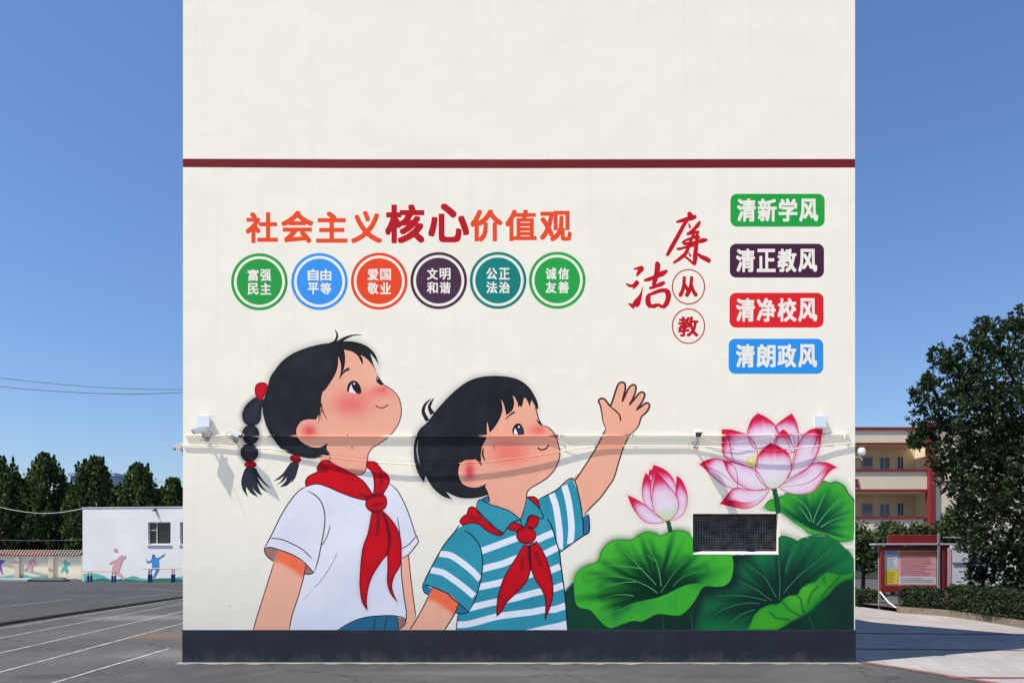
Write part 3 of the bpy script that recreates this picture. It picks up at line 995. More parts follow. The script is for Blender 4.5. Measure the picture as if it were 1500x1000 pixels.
# ------------------------------------------------------------------ BOY
D_ = lambda s: P(s, 590, 530, 5)
F_ = lambda s: P(s, 590, 680, 5)
G_ = lambda s: P(s, 580, 780, 5)
K_ = lambda s: P(s, 690, 580, 10)
L_ = lambda s: P(s, 780, 540, 6.25)
b_hair = smooth(D_("100,540 125,490 180,440 240,360 320,270 400,195 480,140 560,112 640,102 720,103 790,112 850,130 910,170 950,220 985,290 994,345*")
        + K_("962,185 930,130 890,58* 875,90 862,155* 850,130 838,95 800,28* 782,20* 765,60 758,110 735,168* 715,138* 692,166* 685,110 655,40 625,0* 610,-10* 630,70 628,135 600,212 515,277* 500,200 478,115 437,45* 455,120 460,200 440,280 400,370 340,460 275,537* 255,450 236,372* 231,450 234,570 215,640 170,720 155,770")
        + D_("572,690 580,762* 560,742 535,712* 500,715 460,718 430,735 412,770 408,810 415,850 440,890 480,912 530,918 575,908 613,890* 602,912 622,960 628,1000") + F_("622,222* 560,240 480,248 400,238 318,200* 358,255* 290,230 220,170 166,82* 156,132* 110,60") + D_("85,720 80,630 88,575"))
b_face = smooth(D_("560,420 700,230 900,230 960,300 978,350 986,382 996,415 1020,462 1060,475 1095,505 1120,540 1135,590 1148,640 1150,690 1140,730 1110,790 1060,845 1000,885 940,920 915,945 905,985")
        + F_("903,250 885,340 862,400* 760,350 640,300 600,230 560,160") + D_("480,930 400,850 390,780 440,700 560,640"))
def bfacefn(x, y):
    c = mixv(SKIN, (236, 176, 148), 0.4 * g2(x, y, 760, 600, 40, 30))
    c = mixv(c, (226, 108, 98), 0.8 * g2(x, y, 746, 661, 29, 19))
    c = mixv(c, (226, 100, 92), 0.8 * g2(x, y, 788, 630, 12, 8))
    c = mixv(c, (212, 58, 76), 0.95 * g2(x, y, 688, 690, 7, 13))
    return c
spray("spray", [b_hair], (76, 74, 76), 0.22, 5, bld, fade=lambda x, y: np.clip(sstep(790, 700, x) + 0.4, 0, 1))
boy = paint("painted_boy", b_face, bfacefn, bld, 3.0)
b_arm = smooth(F_("1245,100* 1290,60*") + L_("405,1000 510,840 590,710 640,610 672,550* 645,480 635,410 622,340 605,293 625,272 660,277 688,312 712,345* 740,270 765,190 785,142 815,122 845,135 850,180 836,240 822,300* 850,240 885,170 920,145 946,160 945,200 920,270 887,330* 930,280 970,230 1000,212 1028,230 1015,280 985,330 952,377* 1000,340 1040,312 1068,322 1068,355 1040,400 997,440 975,510 940,560 890,605 865,650 830,730 790,850 745,1000")
        + F_("1500,170 1450,240 1380,310 1325,372* 1290,230"))
paint("arm", b_arm, lambda x, y: mixv(SKIN, (236, 172, 142), np.clip(.5 + .5 * vnoise(x, y, .04, 9), 0, 1)), boy, 6)
TEAL = np.array((50, 148, 168.0)); STR = (226, 230, 240)
tealfn = lambda x, y: mixv((54, 152, 172), (44, 140, 160), np.clip(0.5 + 0.5 * vnoise(x, y, 0.06, 21), 0, 1))
paint("sleeve_lining", smooth(F_("1318,390* 1340,368 1360,362* 1366,420 1364,492* 1322,522*")), (46, 104, 142), boy)
b_body = smooth(F_("440,448 500,428 560,300 640,260 700,320 862,405 905,300 990,255* 1060,380 1100,480 1130,580 1148,645*") + G_("1210,250 1235,430 1248,590 1255,715* 438,715* 455,590*") + F_("490,1060 540,940 500,700 440,560"))
paint("shirt", b_body, tealfn, boy, 6)
stripes = ["615,137 750,88 895,36 960,40 1035,48 1090,25 1152,0", "615,270 700,247 780,226 880,188 980,170 1090,152 1140,128 1188,104",
           "560,405 700,378 800,355 900,335 1000,300 1100,285 1202,246", "530,552 680,515 760,500 880,475 1000,442 1080,425 1150,410 1226,382",
           "443,672 520,668 600,650 740,612 900,590 1000,578 1080,562 1160,560 1243,532"]
bodyclip = lambda Lr: Lr
def clip_poly(sub, clip):      # keep subject points inside the shirt silhouette (shrink outside points towards it)
    m = pip(clip, sub[:, 0], sub[:, 1])
    out = sub.copy()
    for i in np.where(~m)[0]:
        a = clip; b2 = np.roll(clip, -1, 0)
        d = b2 - a; L2 = np.maximum((d ** 2).sum(1), 1e-9)
        t = np.clip(((sub[i] - a) * d).sum(1) / L2, 0, 1)
        pr = a + d * t[:, None]
        out[i] = pr[np.argmin(((pr - sub[i]) ** 2).sum(1))]
    return out
for s in stripes:
    L, R = ribbon_poly(G_(s), 9.6, (1, 1))
    paint("shirt_stripe", clip_poly(np.concatenate([L, R[::-1]]), b_body), STR, boy)
paint("shirt_stripe", smooth(G_("930,715* 1080,680 1180,660 1251,640* 1255,715*")), STR, boy)
slv = smooth(F_("440,448 380,492 300,592 220,732 144,880* 190,885 240,905 330,945") + G_("400,470 460,515 533,577* 582,480 620,350 635,230 625,130 580,50") + F_("450,485"))
paint("sleeve", slv, tealfn, boy, 6)
for s in ("318,152 400,165 480,215 560,280 618,342", "255,272 340,290 420,340 500,400 574,462"):
    L, R = ribbon_poly(G_(s), 9.2, (1, 1))
    paint("sleeve_stripe", clip_poly(np.concatenate([L, R[::-1]]), slv), STR, boy)
slv2 = smooth(F_("990,255* 1120,190 1240,100* 1290,230 1318,400 1323,520* 1148,642* 1130,580 1100,480 1060,380"))
paint("sleeve", slv2, tealfn, boy, 6)
for s in ("1090,214 1120,300 1140,420 1150,520 1150,600 1148,622", "1182,150 1212,260 1230,380 1236,480 1226,585"):
    L, R = ribbon_poly(F_(s), 9.4, (1, 1))
    paint("sleeve_stripe", clip_poly(np.concatenate([L, R[::-1]]), slv2), STR, boy)
b_arm2 = smooth(G_("262,396* 322,414 400,456 463,512* 430,590 352,715* 98,715* 180,580 240,460"))
paint("arm", b_arm2, armfn(smooth(G_("240,395 340,440 420,490 480,535"), False), 16), boy, 3)
paint("sleeve_lining", [smooth(G_("194,384* 230,388 270,412* 240,456* 205,430")), smooth(G_("460,518* 533,577* 480,592 434,582*"))], (40, 116, 146), boy)
paint("neck", smooth(D_("640,930* 915,945* 905,985") + F_("903,250 885,340 862,402* 760,345 625,290* 600,200*")), bfacefn, boy, 4)
bs = [smooth(F_("415,418 440,380 470,362 480,325 505,308 535,318* 580,380 650,445 737,507* 715,520 670,510 610,480 560,440 500,428 440,446*")),
      smooth(F_("908,237* 960,235 990,260 1004,322* 960,280"))]
bcre = [smooth(F_(s), False) for s in ("500,385 560,400", "930,590 925,680", "880,690 870,770", "975,640 1010,740", "890,575 960,580", "925,600 930,720")]
paint("scarf", bs, scarffn(bs, bcre), boy, 1.8)
colr = [smooth(F_("538,312* 545,280 570,255 620,285 700,310 790,345 862,402* 800,425 765,465 740,502* 680,465 610,395 545,332")),
        smooth(F_("906,240* 950,272 1000,322 1031,382* 1015,396 990,385 940,375 905,430 880,457 862,402* 885,340"))]
paint("collar", colr, tealfn, boy, 6)
paint("collar_lining", smooth(F_("578,252* 628,236* 634,282* 595,266")), (40, 110, 150), boy)
paint("hair", b_hair, hairfn(b_hair, 6), boy, 4)
bs2 = [smooth(F_("763,472* 790,430 820,423 882,450* 865,468 838,492* 790,480")), smooth(F_("903,450* 915,390 940,370 985,380 996,415 975,462* 935,468")),
       smooth(G_("935,85* 880,180 800,310 755,430 740,520 738,607* 770,580 810,510 870,450 920,400 960,350 985,260 980,95*")),
       smooth(G_("1030,60* 1080,140 1120,240 1145,350 1150,450 1130,540 1090,637* 1095,580 1095,490 1070,420 1020,340 990,260 975,150 980,90*"))]
bk = ellipse(590 + 905 / 5, 680 + 518 / 5, 14.4, 12.2)
paint("scarf_knot", bs2 + [bk], scarffn(bs2 + [bk], bcre), boy, 1.8)
paint("eye", smooth(K_("622,562 606,530 606,490 622,448 652,410 692,398 732,415 765,470 779,530 770,566* 640,567*")), (26, 26, 30), boy)
paint("iris", ellipse(762.4, 630.2, 4.4, 5.6, -15), (42, 54, 66), boy)
paint("eye_white", smooth(K_("626,552* 632,505 650,466 664,500 690,566*")), (228, 228, 234), boy)
paint("eye_glint", ellipse(760, 624.8, 1.3, 1.5), (246, 246, 250), boy)
paint("eye", smooth(K_("962,352 984,330 1000,338 1048,424* 1034,433 1005,412 978,385")), (26, 26, 30), boy)
paint("eye_glint", ellipse(788.6, 615.4, .8, .8), (240, 240, 244), boy)
bi = []
def bl(pts, w_=1.3, c=(28, 32, 42), tp=(0.4, 0.4)): bi.append((pts, [q_ * 1.2 for q_ in w_] if isinstance(w_, list) else w_ * 1.25, c, tp))
SK2 = (74, 34, 34)
bl(D_("968,330 978,350 986,382 996,415"), 1.3, SK2); bl(D_("1020,462 1060,475 1095,505 1120,540 1135,590 1148,640 1150,690 1140,730 1110,790 1060,845 1000,885 940,920 915,945 905,985") + F_("903,250"), 1.3, SK2)
bl(K_("640,232 600,252 555,288 504,338"), [2.4, 2.0, 1.6, 1.0], (44, 28, 30)); bl(K_("970,748 1000,773 1040,785 1090,770 1122,740 1142,708"), 1.8, (58, 30, 32))
bl(D_("182,430 150,365 165,310 208,268"), [5, 4.4, 3, .4], (32, 33, 38)); bl(D_("218,380 195,335 205,300 228,264"), [6, 4, 3, .4], (32, 33, 38))
bl(K_("185,758 168,830 185,900 212,950"), [1, 2.4, 2, .5], (34, 32, 36)); bl(D_("112,572 104,640 112,700 125,760"), [.5, 1.6, 1.6, .4], (150, 148, 146))
bl(D_("612,890 600,905 575,908"), 1.0); bl(D_("602,912 622,960 628,1000") + F_("632,250"), 1.2)
bl(F_("415,440 380,492 300,592 220,732 144,880"), 1.4); bl(F_("144,880 190,885 240,905 330,945") + G_("400,470 460,515 533,577"), 1.4)
bl(F_("450,485 490,505 530,545") + G_("605,80 625,130 635,230 620,350 582,480 533,577"), 1.4)
bl(G_("194,384 205,430 240,456"), 1.3); bl(G_("533,577 480,592 434,582"), 1.3); bl(G_("240,460 180,580 100,712"), 1.3, SK2); bl(G_("460,520 430,590 355,712"), 1.3, SK2)
bl(G_("455,592 440,712"), 1.2); bl(F_("1055,395 1075,420 1100,480 1130,580 1148,645") + G_("1210,250 1235,430 1248,590 1255,712"), 1.5)
bl(F_("1000,250 1120,190 1240,100 1290,230 1318,400 1323,520"), 1.5); bl(F_("1148,645 1250,570 1323,520 1364,492 1366,420 1360,362"), 1.5)
bl(F_("1255,120") + L_("405,1000 510,840 590,710 640,610 672,550"), 1.6, SK2)
bl(L_("672,550* 645,480 635,410 622,340 605,293 625,272 660,277 688,312 712,345* 740,270 765,190 785,142 815,122 845,135 850,180 836,240 822,300* 850,240 885,170 920,145 946,160 945,200 920,270 887,330* 930,280 970,230 1000,212 1028,230 1015,280 985,330 952,377* 1000,340 1040,312 1068,322 1068,355 1040,400 997,440 975,510 940,560 890,605"), 2.1, SK2)
bl(L_("890,605 865,650 830,730 790,850 745,1000") + F_("1500,170 1450,240 1380,310 1325,372"), 1.5, SK2)
bl(L_("712,345 770,392 800,430 806,480"), 1.8, SK2)
for c_ in colr: bl([(a, b2, True) for a, b2 in np.concatenate([c_, c_[:1]])], 1.2)
bl(F_("578,252 628,236 634,282"), 1.1)
for sp_ in bs + bs2 + [bk]: bl([(a, b2, True) for a, b2 in np.concatenate([sp_, sp_[:1]])], 1.0, (62, 12, 28))
lines("outline", bi, boy)

LAYER[0] = 6.25
# ------------------------------------------------------------------ LOTUS
O_ = lambda s: P(s, 820, 760, 5)
Q_ = lambda s: P(s, 1000, 740, 5.77)
R2 = lambda s: P(s, 900, 590, 4.1667)
M_ = lambda s: P(s, 1010, 590, 6.25)
N_ = lambda s: P(s, 900, 670, 8.333)

def radial(c, poly, x, y, reach=None):
    th = np.arctan2(y - c[1], x - c[0]); r = np.hypot(x - c[0], y - c[1])
    pt = np.arctan2(poly[:, 1] - c[1], poly[:, 0] - c[0]); pr = np.hypot(poly[:, 0] - c[0], poly[:, 1] - c[1])
    o = np.argsort(pt)
    Rr = np.interp(th, np.concatenate([pt[o] - 2 * math.pi, pt[o], pt[o] + 2 * math.pi]), np.tile(pr[o], 3))
    return th, r, np.clip(r / np.maximum(Rr, 1), 0, 1.2)

def leaffn(poly, c, veins, bright, mid, dark, seed, lip=None, e0=0.15, e1=0.85, amp=0.06):
    def fn(x, y):
        th, r, t = radial(c, poly, x, y)
        rg = np.random.default_rng(seed)
        streak = np.zeros(x.shape)
        for k in range(6):
            streak += np.sin(th * rg.integers(7, 34) + rg.uniform(0, 6.28)) * rg.uniform(.5, 1)
        f = sstep(e0, e1, t + amp * streak * np.clip(t * 1.6, 0, 1))
        col = mixv(dark, mid, np.clip(f * 2, 0, 1))
        col = mixv(col, bright, np.clip(f * 2 - 1, 0, 1))
        for vn in veins:
            d = dist(vn, x, y, False)
            col = mixv(col, dark, 0.45 * np.exp(-((d - 5) / 4.5) ** 2) * np.clip(1.15 - t, 0, 1))
        if lip is not None: col = lip(x, y, col)
        return col
    return fn

BR, MID, DK = (66, 176, 50), (34, 128, 52), (8, 62, 36)
# dark leaves low in the background
bgp = smooth(P("828,922* 828,866 834,857 842,853 870,870 940,880 1010,850 1050,825 1080,812 1120,822 1251,840* 1251,922*"))
bgf = lambda x, y: mixv((22, 66, 46), (20, 44, 42), np.clip(sstep(880, 1000, x) + .3 * vnoise(x, y, .06, 31), 0, 1))
l2 = smooth(Q_("425,490 470,440 520,420 700,380 825,262 860,258 920,275 970,300* 1020,275 1100,255 1190,250 1270,280 1350,330 1410,390 1448,452* 1448,1050* 90,1050* 130,850 160,750 300,690 420,640"))
spray("spray", [l2], (120, 150, 120), 0.6, 6, bld)
lot = paint("painted_lotus", bgp, bgf, bld, 5, True)
l2e = smooth(Q_("60,1000 105,850 160,745 300,690 420,640 425,490 470,440 520,420"), False)
v2 = [smooth(Q_(s), False) for s in ("790,770 760,720 700,620 620,550 545,505", "750,800 700,765 640,720 560,675 470,640", "710,805 640,785 550,768 420,760 280,768",
        "650,828 560,822 450,840 360,870 270,920", "610,878 540,900 480,930 430,965 390,1005", "815,800 822,700 820,600 812,500 808,420",
        "850,742 920,660 1000,580 1100,500 1190,425 1275,345", "868,565 890,480 925,400 972,325")]
paint("leaf", l2, leaffn(l2, (1138.6, 880), v2, (24, 112, 62), (14, 84, 52), (14, 44, 38), 41, lambda x, y, col: mixv(col, (18, 42, 42), .97 * np.exp(-(dist(l2e, x, y, False) / 12) ** 2)), 0.2, 1.05), lot, 3, True)
lipp = smooth(Q_("548,1050* 570,1000 600,930 660,870 740,835 810,828 850,790 900,760 970,750 1000,700 1060,660 1120,640 1170,590 1230,562 1320,580 1448,565* 1448,620* 1380,635 1300,680 1230,760 1150,830 1090,890 1000,945 930,980 880,1010 800,1050*"))
v2b = [smooth(Q_(s), False) for s in ("970,760 1000,800 1010,860 1030,910", "1150,680 1090,740 1060,830", "850,820 900,880 1000,935", "740,900 800,950 900,960", "1200,650 1190,600", "1330,600 1250,680 1170,780")]
def lipfn(x, y):
    d = dist(lipp, x, y)
    c = mixv((74, 176, 44), (46, 150, 44), np.clip(.5 + .5 * vnoise(x, y, .09, 33), 0, 1))
    for vn in v2b: c = mixv(c, (14, 80, 36), 0.8 * np.exp(-(dist(vn, x, y, False) / 1.3) ** 2) + 0.0)
    low = dist(smooth(Q_("1448,625 1380,640 1300,685 1230,765 1150,835 1090,895 1000,950 900,1010"), False), x, y, False)
    return mixv(c, (16, 84, 40), np.clip(0.75 * np.exp(-low / 5) + 0.5 * np.exp(-d / 1.5), 0, 1))
paint("leaf", smooth(Q_("800,1050* 880,1010 1000,945 1090,890 1150,830 1230,760 1300,680 1380,635 1448,620* 1448,1050*")), lambda x, y: mixv((16, 48, 40), (24, 74, 48), np.clip(.3 + .5 * vnoise(x, y, .05, 35), 0, 1)), lot, 5)
paint("leaf_rim", lipp, lipfn, lot, 2.2)
l3 = smooth(R2("915,640* 940,600 1000,580 1060,545 1130,520 1200,500 1280,475 1315,490 1350,480 1400,505 1430,555 1461,585* 1461,830* 1440,840 1390,846 1340,832 1280,800 1220,805 1180,790 1150,760 1100,730 1050,690 1000,657 960,660"))
v3 = [smooth(R2(s), False) for s in ("1205,725 1195,680 1160,620 1085,568", "1215,730 1225,690 1250,630 1290,550", "1235,745 1270,700 1320,640 1372,590", "1260,757 1310,725 1360,703 1435,682", "1192,722 1165,680 1128,632")]
lp3 = smooth(R2("915,640 1000,650 1060,690 1120,728 1200,768 1290,792 1380,820 1465,825"), False)
spray("spray", [l3], (110, 150, 110), 0.6, 5, lot)
paint("leaf", l3, leaffn(l3, (1191.5, 773), v3, (58, 164, 52), (30, 124, 56), (8, 66, 46), 42, None, .2, .95), lot, 2.6, True)
lp3p = smooth(R2("915,640* 945,652 1000,650 1060,690 1120,728 1200,768 1290,792 1380,820 1461,823* 1461,831* 1440,841 1390,847 1340,833 1280,801 1220,806 1180,791 1150,761 1100,731 1050,691 1000,658 960,661"))
paint("leaf_rim", lp3p, lambda x, y: mixv((64, 170, 50), (40, 140, 48), np.clip(.5 + .6 * vnoise(x, y, .1, 39), 0, 1)), lot, 2.4)
l1 = smooth(O_("103,500 105,450 120,400 160,360 210,335 260,320 290,290 300,250 330,200 380,160 440,150 530,150 580,115 640,92 700,105 740,122 790,100 850,82 920,90 968,128 1050,190 1150,225 1250,258 1272,310 1270,380 1250,450 1200,490 1130,495 1080,490 1040,510 1000,580 950,650 890,700 830,705 720,695 660,720 600,750 540,745 470,765 380,797 330,780 280,730 220,665 150,650 115,610"))
sh1 = smooth(O_("420,650 540,600 640,577 720,558 800,526 900,480 980,462"), False)
v1 = [smooth(O_(s), False) for s in ("705,480 650,420 590,360 520,285 440,208", "715,540 660,500 600,470 520,437 430,420 310,415 200,428", "742,490 730,400 705,310 670,240 640,180",
       "600,362 520,350 430,342 340,335", "560,458 480,462 400,475 320,492", "540,560 480,552 400,556 330,575", "740,535 790,460 850,380 920,300",
       "830,490 880,440 950,400 1060,372", "440,640 380,660 310,705", "700,305 670,285 640,265")]
lp1 = smooth(O_("230,705 330,690 400,670 470,640 540,612 640,590 720,572 800,540 860,508 930,480 1000,470 1060,480 1110,495"), False)
v1b = [smooth(O_(s), False) for s in ("780,570 820,620 850,660", "840,555 890,570 950,595", "760,590 762,640 764,680", "700,600 665,650 640,690", "620,615 570,655 530,700")]
spray("spray", [l1], (70, 110, 60), 0.6, 5, lot)
paint("leaf", l1, leaffn(l1, (964, 866), v1, BR, (32, 128, 46), (4, 42, 28), 43, lambda x, y, col: mixv(col, (6, 50, 32), .8 * np.exp(-(dist(sh1, x, y, False) / 9) ** 2)), .1, 1.0, .085), lot, 2.4, True)
lp1p = smooth(O_("225,668* 262,700 330,690 400,665 470,640 540,612 640,590 720,572 800,540 860,508 930,480 1000,470 1060,480 1105,496* 1080,491 1040,511 1000,581 950,651 890,701 830,706 720,696 660,721 600,751 540,746 470,766 380,798 330,781 280,731"))
def lipf(x, y):
    d = np.interp(x, lp1[:, 0], lp1[:, 1]) 
    c = mixv((62, 172, 50), (42, 148, 58), np.clip(.35 + .5 * vnoise(x, y, .1, 36) - (y - d) / 70, 0, 1))
    k = smooth(O_("400,700 440,675 500,640"), False)
    return mixv(c, (26, 104, 46), .55 * np.exp(-(dist(k, x, y, False) / 6) ** 2))
paint("leaf_rim", lp1p, lipf, lot, 2.4)
LV = (84, 168, 92)
ln = [(vn, [1.3, 1.1, .7, .3], LV) for vn in v1[:6]] + [(vn, [1.0, .8, .3], (70, 152, 84)) for vn in v1[6:] + v1b]
ln += [(vn, [1.2, 1.0, .8, .3], (58, 130, 88)) for vn in v2] + [(vn, [1.2, 1.0, .4], (98, 172, 104)) for vn in v3]
ln += [(np.concatenate([l1, l1[:1]]), 1.0, (22, 84, 34)), (l2[:-9 * 5], 0.8, (14, 44, 34)), (np.concatenate([lipp[5:100]]), .7, (20, 90, 40)), (l3[:5 * 12], 1.3, (18, 60, 34)), (l3[5 * 13:], 1.0, (18, 80, 34))]
ln += [(P("970,902 971,912 973,921"), [.8, 1.6, 2.2], (34, 84, 62)), (P("1012,897 1013,908 1014,921"), [1, 1.8, 2.2], (34, 84, 62)), (P("1184,900 1188,910 1192,921"), [.8, 1.2, 1.5], (40, 90, 70))]
lines("veins", ln, lot, True)
# stems
st1 = ribbon_poly(M_("768,770 785,830 800,900 812,1010"), 7.2, (1, 1))
st2 = ribbon_poly(N_("652,760 668,830 686,908"), 6.6, (1, 1))
def stemfn(poly):
    return lambda x, y: mixv((30, 92, 52), (10, 50, 34), np.clip(np.exp(-dist(poly, x, y) / 1.4), 0, 1))
for st_ in (st1, st2):
    sp_ = np.concatenate([st_[0], st_[1][::-1]])
    paint("stem", sp_, stemfn(sp_), lot, 1.4, True)
# petals
RED, PALE = np.array((206, 24, 62.0)), np.array((226, 222, 230.0))
def petalfn(poly, tip, base, green=0.0, k0=0.45, edge=0.55, pink=1.0, side=None):
    tip = np.array(tip, float); base = np.array(base, float)
    ax = tip - base; L2 = (ax ** 2).sum()
    def fn(x, y):
        t = ((x - base[0]) * ax[0] + (y - base[1]) * ax[1]) / L2
        s = ((x - base[0]) * -ax[1] + (y - base[1]) * ax[0]) / math.sqrt(L2)
        d = dist(poly, x, y)
        st = 0.014 * np.sin(s * 0.5 + 2) + 0.008 * np.sin(s * 0.9)
        f = sstep(k0 + .14, 1.02, t + st)
        f = np.clip(f * pink + edge * .8 * np.exp(-d / 2.4) * sstep(-0.1, 0.7, t) + 0.13 * np.exp(-d / 6) + 0.05 * sstep(.1, .5, t), 0, 1)
        c = mixv(PALE, (222, 130, 170), np.clip(f * 2, 0, 1))
        c = mixv(c, RED, np.clip(f * 2 - 0.85, 0, 1))
        if green: c = mixv(c, (176, 212, 150), green * sstep(0.35, 0.0, t))
        return c
    return fn
petals = [("625,95* 570,150 537,235 530,285 545,340 600,420 700,440 790,370 812,275 782,200 700,132", (625, 95), (690, 430), .3, .6),
          ("935,97* 860,150 788,215 812,275 880,330 940,450 975,410 1000,340 996,260 975,170", (935, 97), (900, 420), .35, .6),
          ("297,243* 380,245 450,265 520,290 575,340 618,425 610,580 440,555 330,500 300,430 297,330", (297, 243), (600, 560), .35, .7),
          ("860,240* 815,282 775,360 790,440 960,450 932,360 900,280", (860, 240), (860, 450), .25, .6),
          ("1220,240* 1130,238 1060,280 1010,350 980,430 940,600 895,690 1000,642 1100,580 1150,510 1185,430 1203,330", (1220, 240), (930, 660), .5, .7)]
petals2 = [("90,560* 150,525 230,508 310,525 420,600 440,790 390,785 280,730 190,650 140,600", (90, 560), (430, 760), .5, .7),
          ("305,520* 370,535 440,548 530,580 612,622 690,740 705,792 600,797 520,780 420,720 350,630", (305, 520), (700, 780), .6, .6),
          ("278,922* 330,860 390,790 440,775 520,790 620,797 724,783 702,840 640,910 560,955 480,965 380,945", (278, 922), (720, 790), .45, .6),
          ("1350,588* 1270,550 1200,542 1120,560 1050,620 940,690 825,762 860,800 950,830 1050,832 1130,810 1180,760 1230,690 1290,620", (1350, 588), (830, 770), .5, .7),
          ("740,365* 690,405 640,460 610,530 603,600 620,670 670,740 750,784 820,767 880,710 925,640 932,570 915,480 870,430 800,390", (740, 365), (755, 780), .42, .35)]
mpx = lambda p: (1010 + p[0] / 6.25, 590 + p[1] / 6.25)
allp = [smooth(M_(p[0])) for p in petals + petals2]
spray("spray", allp, (230, 150, 165), 0.34, 3.5, lot, 1.8)
pn = []
for i, p in enumerate(petals):
    poly = allp[i]
    paint("petal", poly, petalfn(poly, mpx(p[1]), mpx(p[2]), .0, p[3], p[4]), lot, 1.8)
    pn.append((np.concatenate([poly, poly[:1]]), 0.9, (168, 30, 78)))
sy = smooth(M_("680,395 640,425 590,470 520,505 508,560 560,600 620,610 640,500"))
pn2 = []
paint("stamens", sy, lambda x, y: mixv(mixv((222, 204, 60), (226, 218, 190), np.clip(.35 + .8 * vnoise(x, y, .5, 51), 0, 1)), (224, 216, 222), np.exp(-dist(sy, x, y) / 3.5)), lot, 1.6)
for i, p in enumerate(petals2):
    poly = allp[5 + i]
    if i == 4:
        lines("petal_lines", pn + pn2, lot)
        pn2 = []
    paint("petal", poly, petalfn(poly, mpx(p[1]), mpx(p[2]), .35 if i == 4 else .15, p[3], p[4], 1.25 if i == 4 else 1), lot, 1.8)
    pn2.append((np.concatenate([poly, poly[:1]]), 0.9, (168, 40, 84)))
fold = [(M_("352,265 365,330 372,400 385,470 412,545"), [2.5, 2, 1.6, 1], (186, 40, 86)), (M_("1150,260 1165,330 1140,400 1115,470"), [.6, 1.8, 1.4, .6], (192, 60, 104)), (M_("930,270 960,340 965,420 945,520 930,610"), 1.0, (180, 60, 104)),
        (M_("120,560 220,610 300,650 400,730"), [.8, 1.3, 1, .5], (196, 70, 110)), (M_("840,770 960,755 1060,740 1150,690 1220,625 1290,590"), [.5, .8, 1.2, 1.6, 1.8, 1.2], (216, 90, 120)), (M_("860,745 990,690 1090,640"), .6, (180, 120, 150))]
lines("petal_lines", pn2 + fold, lot)
rp = smooth(M_("278,922* 340,893 410,888 500,906 590,895 650,880 630,915 560,955 480,965 380,945"))
paint("petal_underside", rp, lambda x, y: mixv((200, 22, 56), (226, 190, 205), sstep(1066, 1112, x)), lot, 1.8)
# bud
bud = [("480,88* 460,150 440,270 440,400 445,560 600,600 752,440 745,330 690,220 600,140", (480, 88), (560, 600), .3, .6, 0),
       ("435,145* 420,200 440,295 470,210 455,155", (435, 145), (445, 290), .1, .6, 0),
       ("382,185* 355,270 340,370 345,480 380,570 475,650 450,500 440,400 445,300 420,230", (382, 185), (450, 640), .3, .5, 0),
       ("762,225* 755,330 750,430 770,520 782,600 690,768* 800,720 860,650 890,540 885,430 850,330 810,260", (762, 225), (730, 740), .35, .6, 0),
       ("162,460* 230,490 330,545 420,610 500,690 605,772 540,798 440,798 360,770 280,690 210,580", (162, 460), (580, 780), .35, .6, 0),
       ("515,165* 490,260 465,400 458,520 480,640 540,710 620,770 690,750 750,690 782,600 775,520 740,440 650,320 580,240", (540, 165), (640, 770), .38, .35, .8)]
npx = lambda p: (900 + p[0] / 8.333, 670 + p[1] / 8.333)
bp = [smooth(N_(p[0])) for p in bud]
spray("spray", bp, (230, 150, 165), 0.34, 3.5, lot, 1.6)
for i, p in enumerate(bud):
    paint("bud_petal", bp[i], petalfn(bp[i], npx(p[1]), npx(p[2]), p[5], p[3], p[4]), lot, 1.5)
    lines("petal_lines", [(np.concatenate([bp[i], bp[i][:1]]), 0.8, (176, 34, 74))], lot)

# ================================================================== things fixed to the gable
def tube_on_wall(name, pts, r, offs, n=10):
    """cable along the wall, over-painted with the mural where it crosses it"""
    c = smooth(pts, False, 14)
    t = np.linspace(0, 1, len(c))
    of = np.interp(t, np.linspace(0, 1, len(offs)), offs)
    mb = MB()
    mb.tube([(wx(x), -(o + r), wz(y)) for (x, y), o in zip(c, of)], r, n)
    v = np.array(mb.v)
    X, Y = v[:, 0] * 100 + 760, 970 - v[:, 2] * 100
    cc = np.clip(lin(sample(X, Y + 1.5)), 0, .85)
    return mb.build(name, M_PAINT, None, cc, True)
up = tube_on_wall("cable_conduit", P("272,638 400,638.5 600,639 800,638.5 1000,638 1100,637.5 1242,636.5"), 0.015, [.004] * 5)
# flat clips would hide under paint: add saddle clips as one repeated part
tag(up, "upper straight cable conduit painted over with the mural, running the full gable width", "conduit")
for x in range(300, 1240, 104):
    mb = MB()
    mb.bar((wx(x) - .012, -.040, wz(641.5)), (wx(x) + .012, -.001, wz(635.5)), .004)
    v = np.array(mb.v)
    mb.build("clip", M_PAINT, up, np.clip(lin(sample(v[:, 0] * 100 + 760, 970 - v[:, 2] * 100)), 0, .85))
lo = tube_on_wall("sagging_cable", P("268,652 310,652.2 350,654.5 400,658 450,664 500,671.5 550,677 600,680 650,680.2 700,677.5 740,673.5 790,667 830,659.5 870,654 920,653 1010,653.5"), 0.0105, [.006, .01, .02, .034, .040, .040, .036, .024, .010, .006])
tag(lo, "lower left sagging cable dipping across both painted children's faces", "cable")
lo2 = tube_on_wall("sagging_cable", P("1010,653.5 1028,654 1060,656.5 1100,659.5 1140,659.8 1180,655.5 1215,651 1252,648.5"), 0.0095, [.008, .02, .045, .05, .03, .01])
tag(lo2, "short lower right cable drooping in front of the big lotus flower", "cable")
w3 = tube_on_wall("thin_wire", P("795,639.5 815,645 840,654 862,656"), 0.004, [.02, .03, .02], 6)
tag(w3, "thin loose wire between conduit and cable beside the painted boy's mouth", "wire")
w4 = tube_on_wall("thin_wire", P("1024,640 1045,647 1075,648 1110,643 1135,639"), 0.004, [.02, .035, .02], 6)
tag(w4, "thin loose wire drooping right of the front-facing camera", "wire")

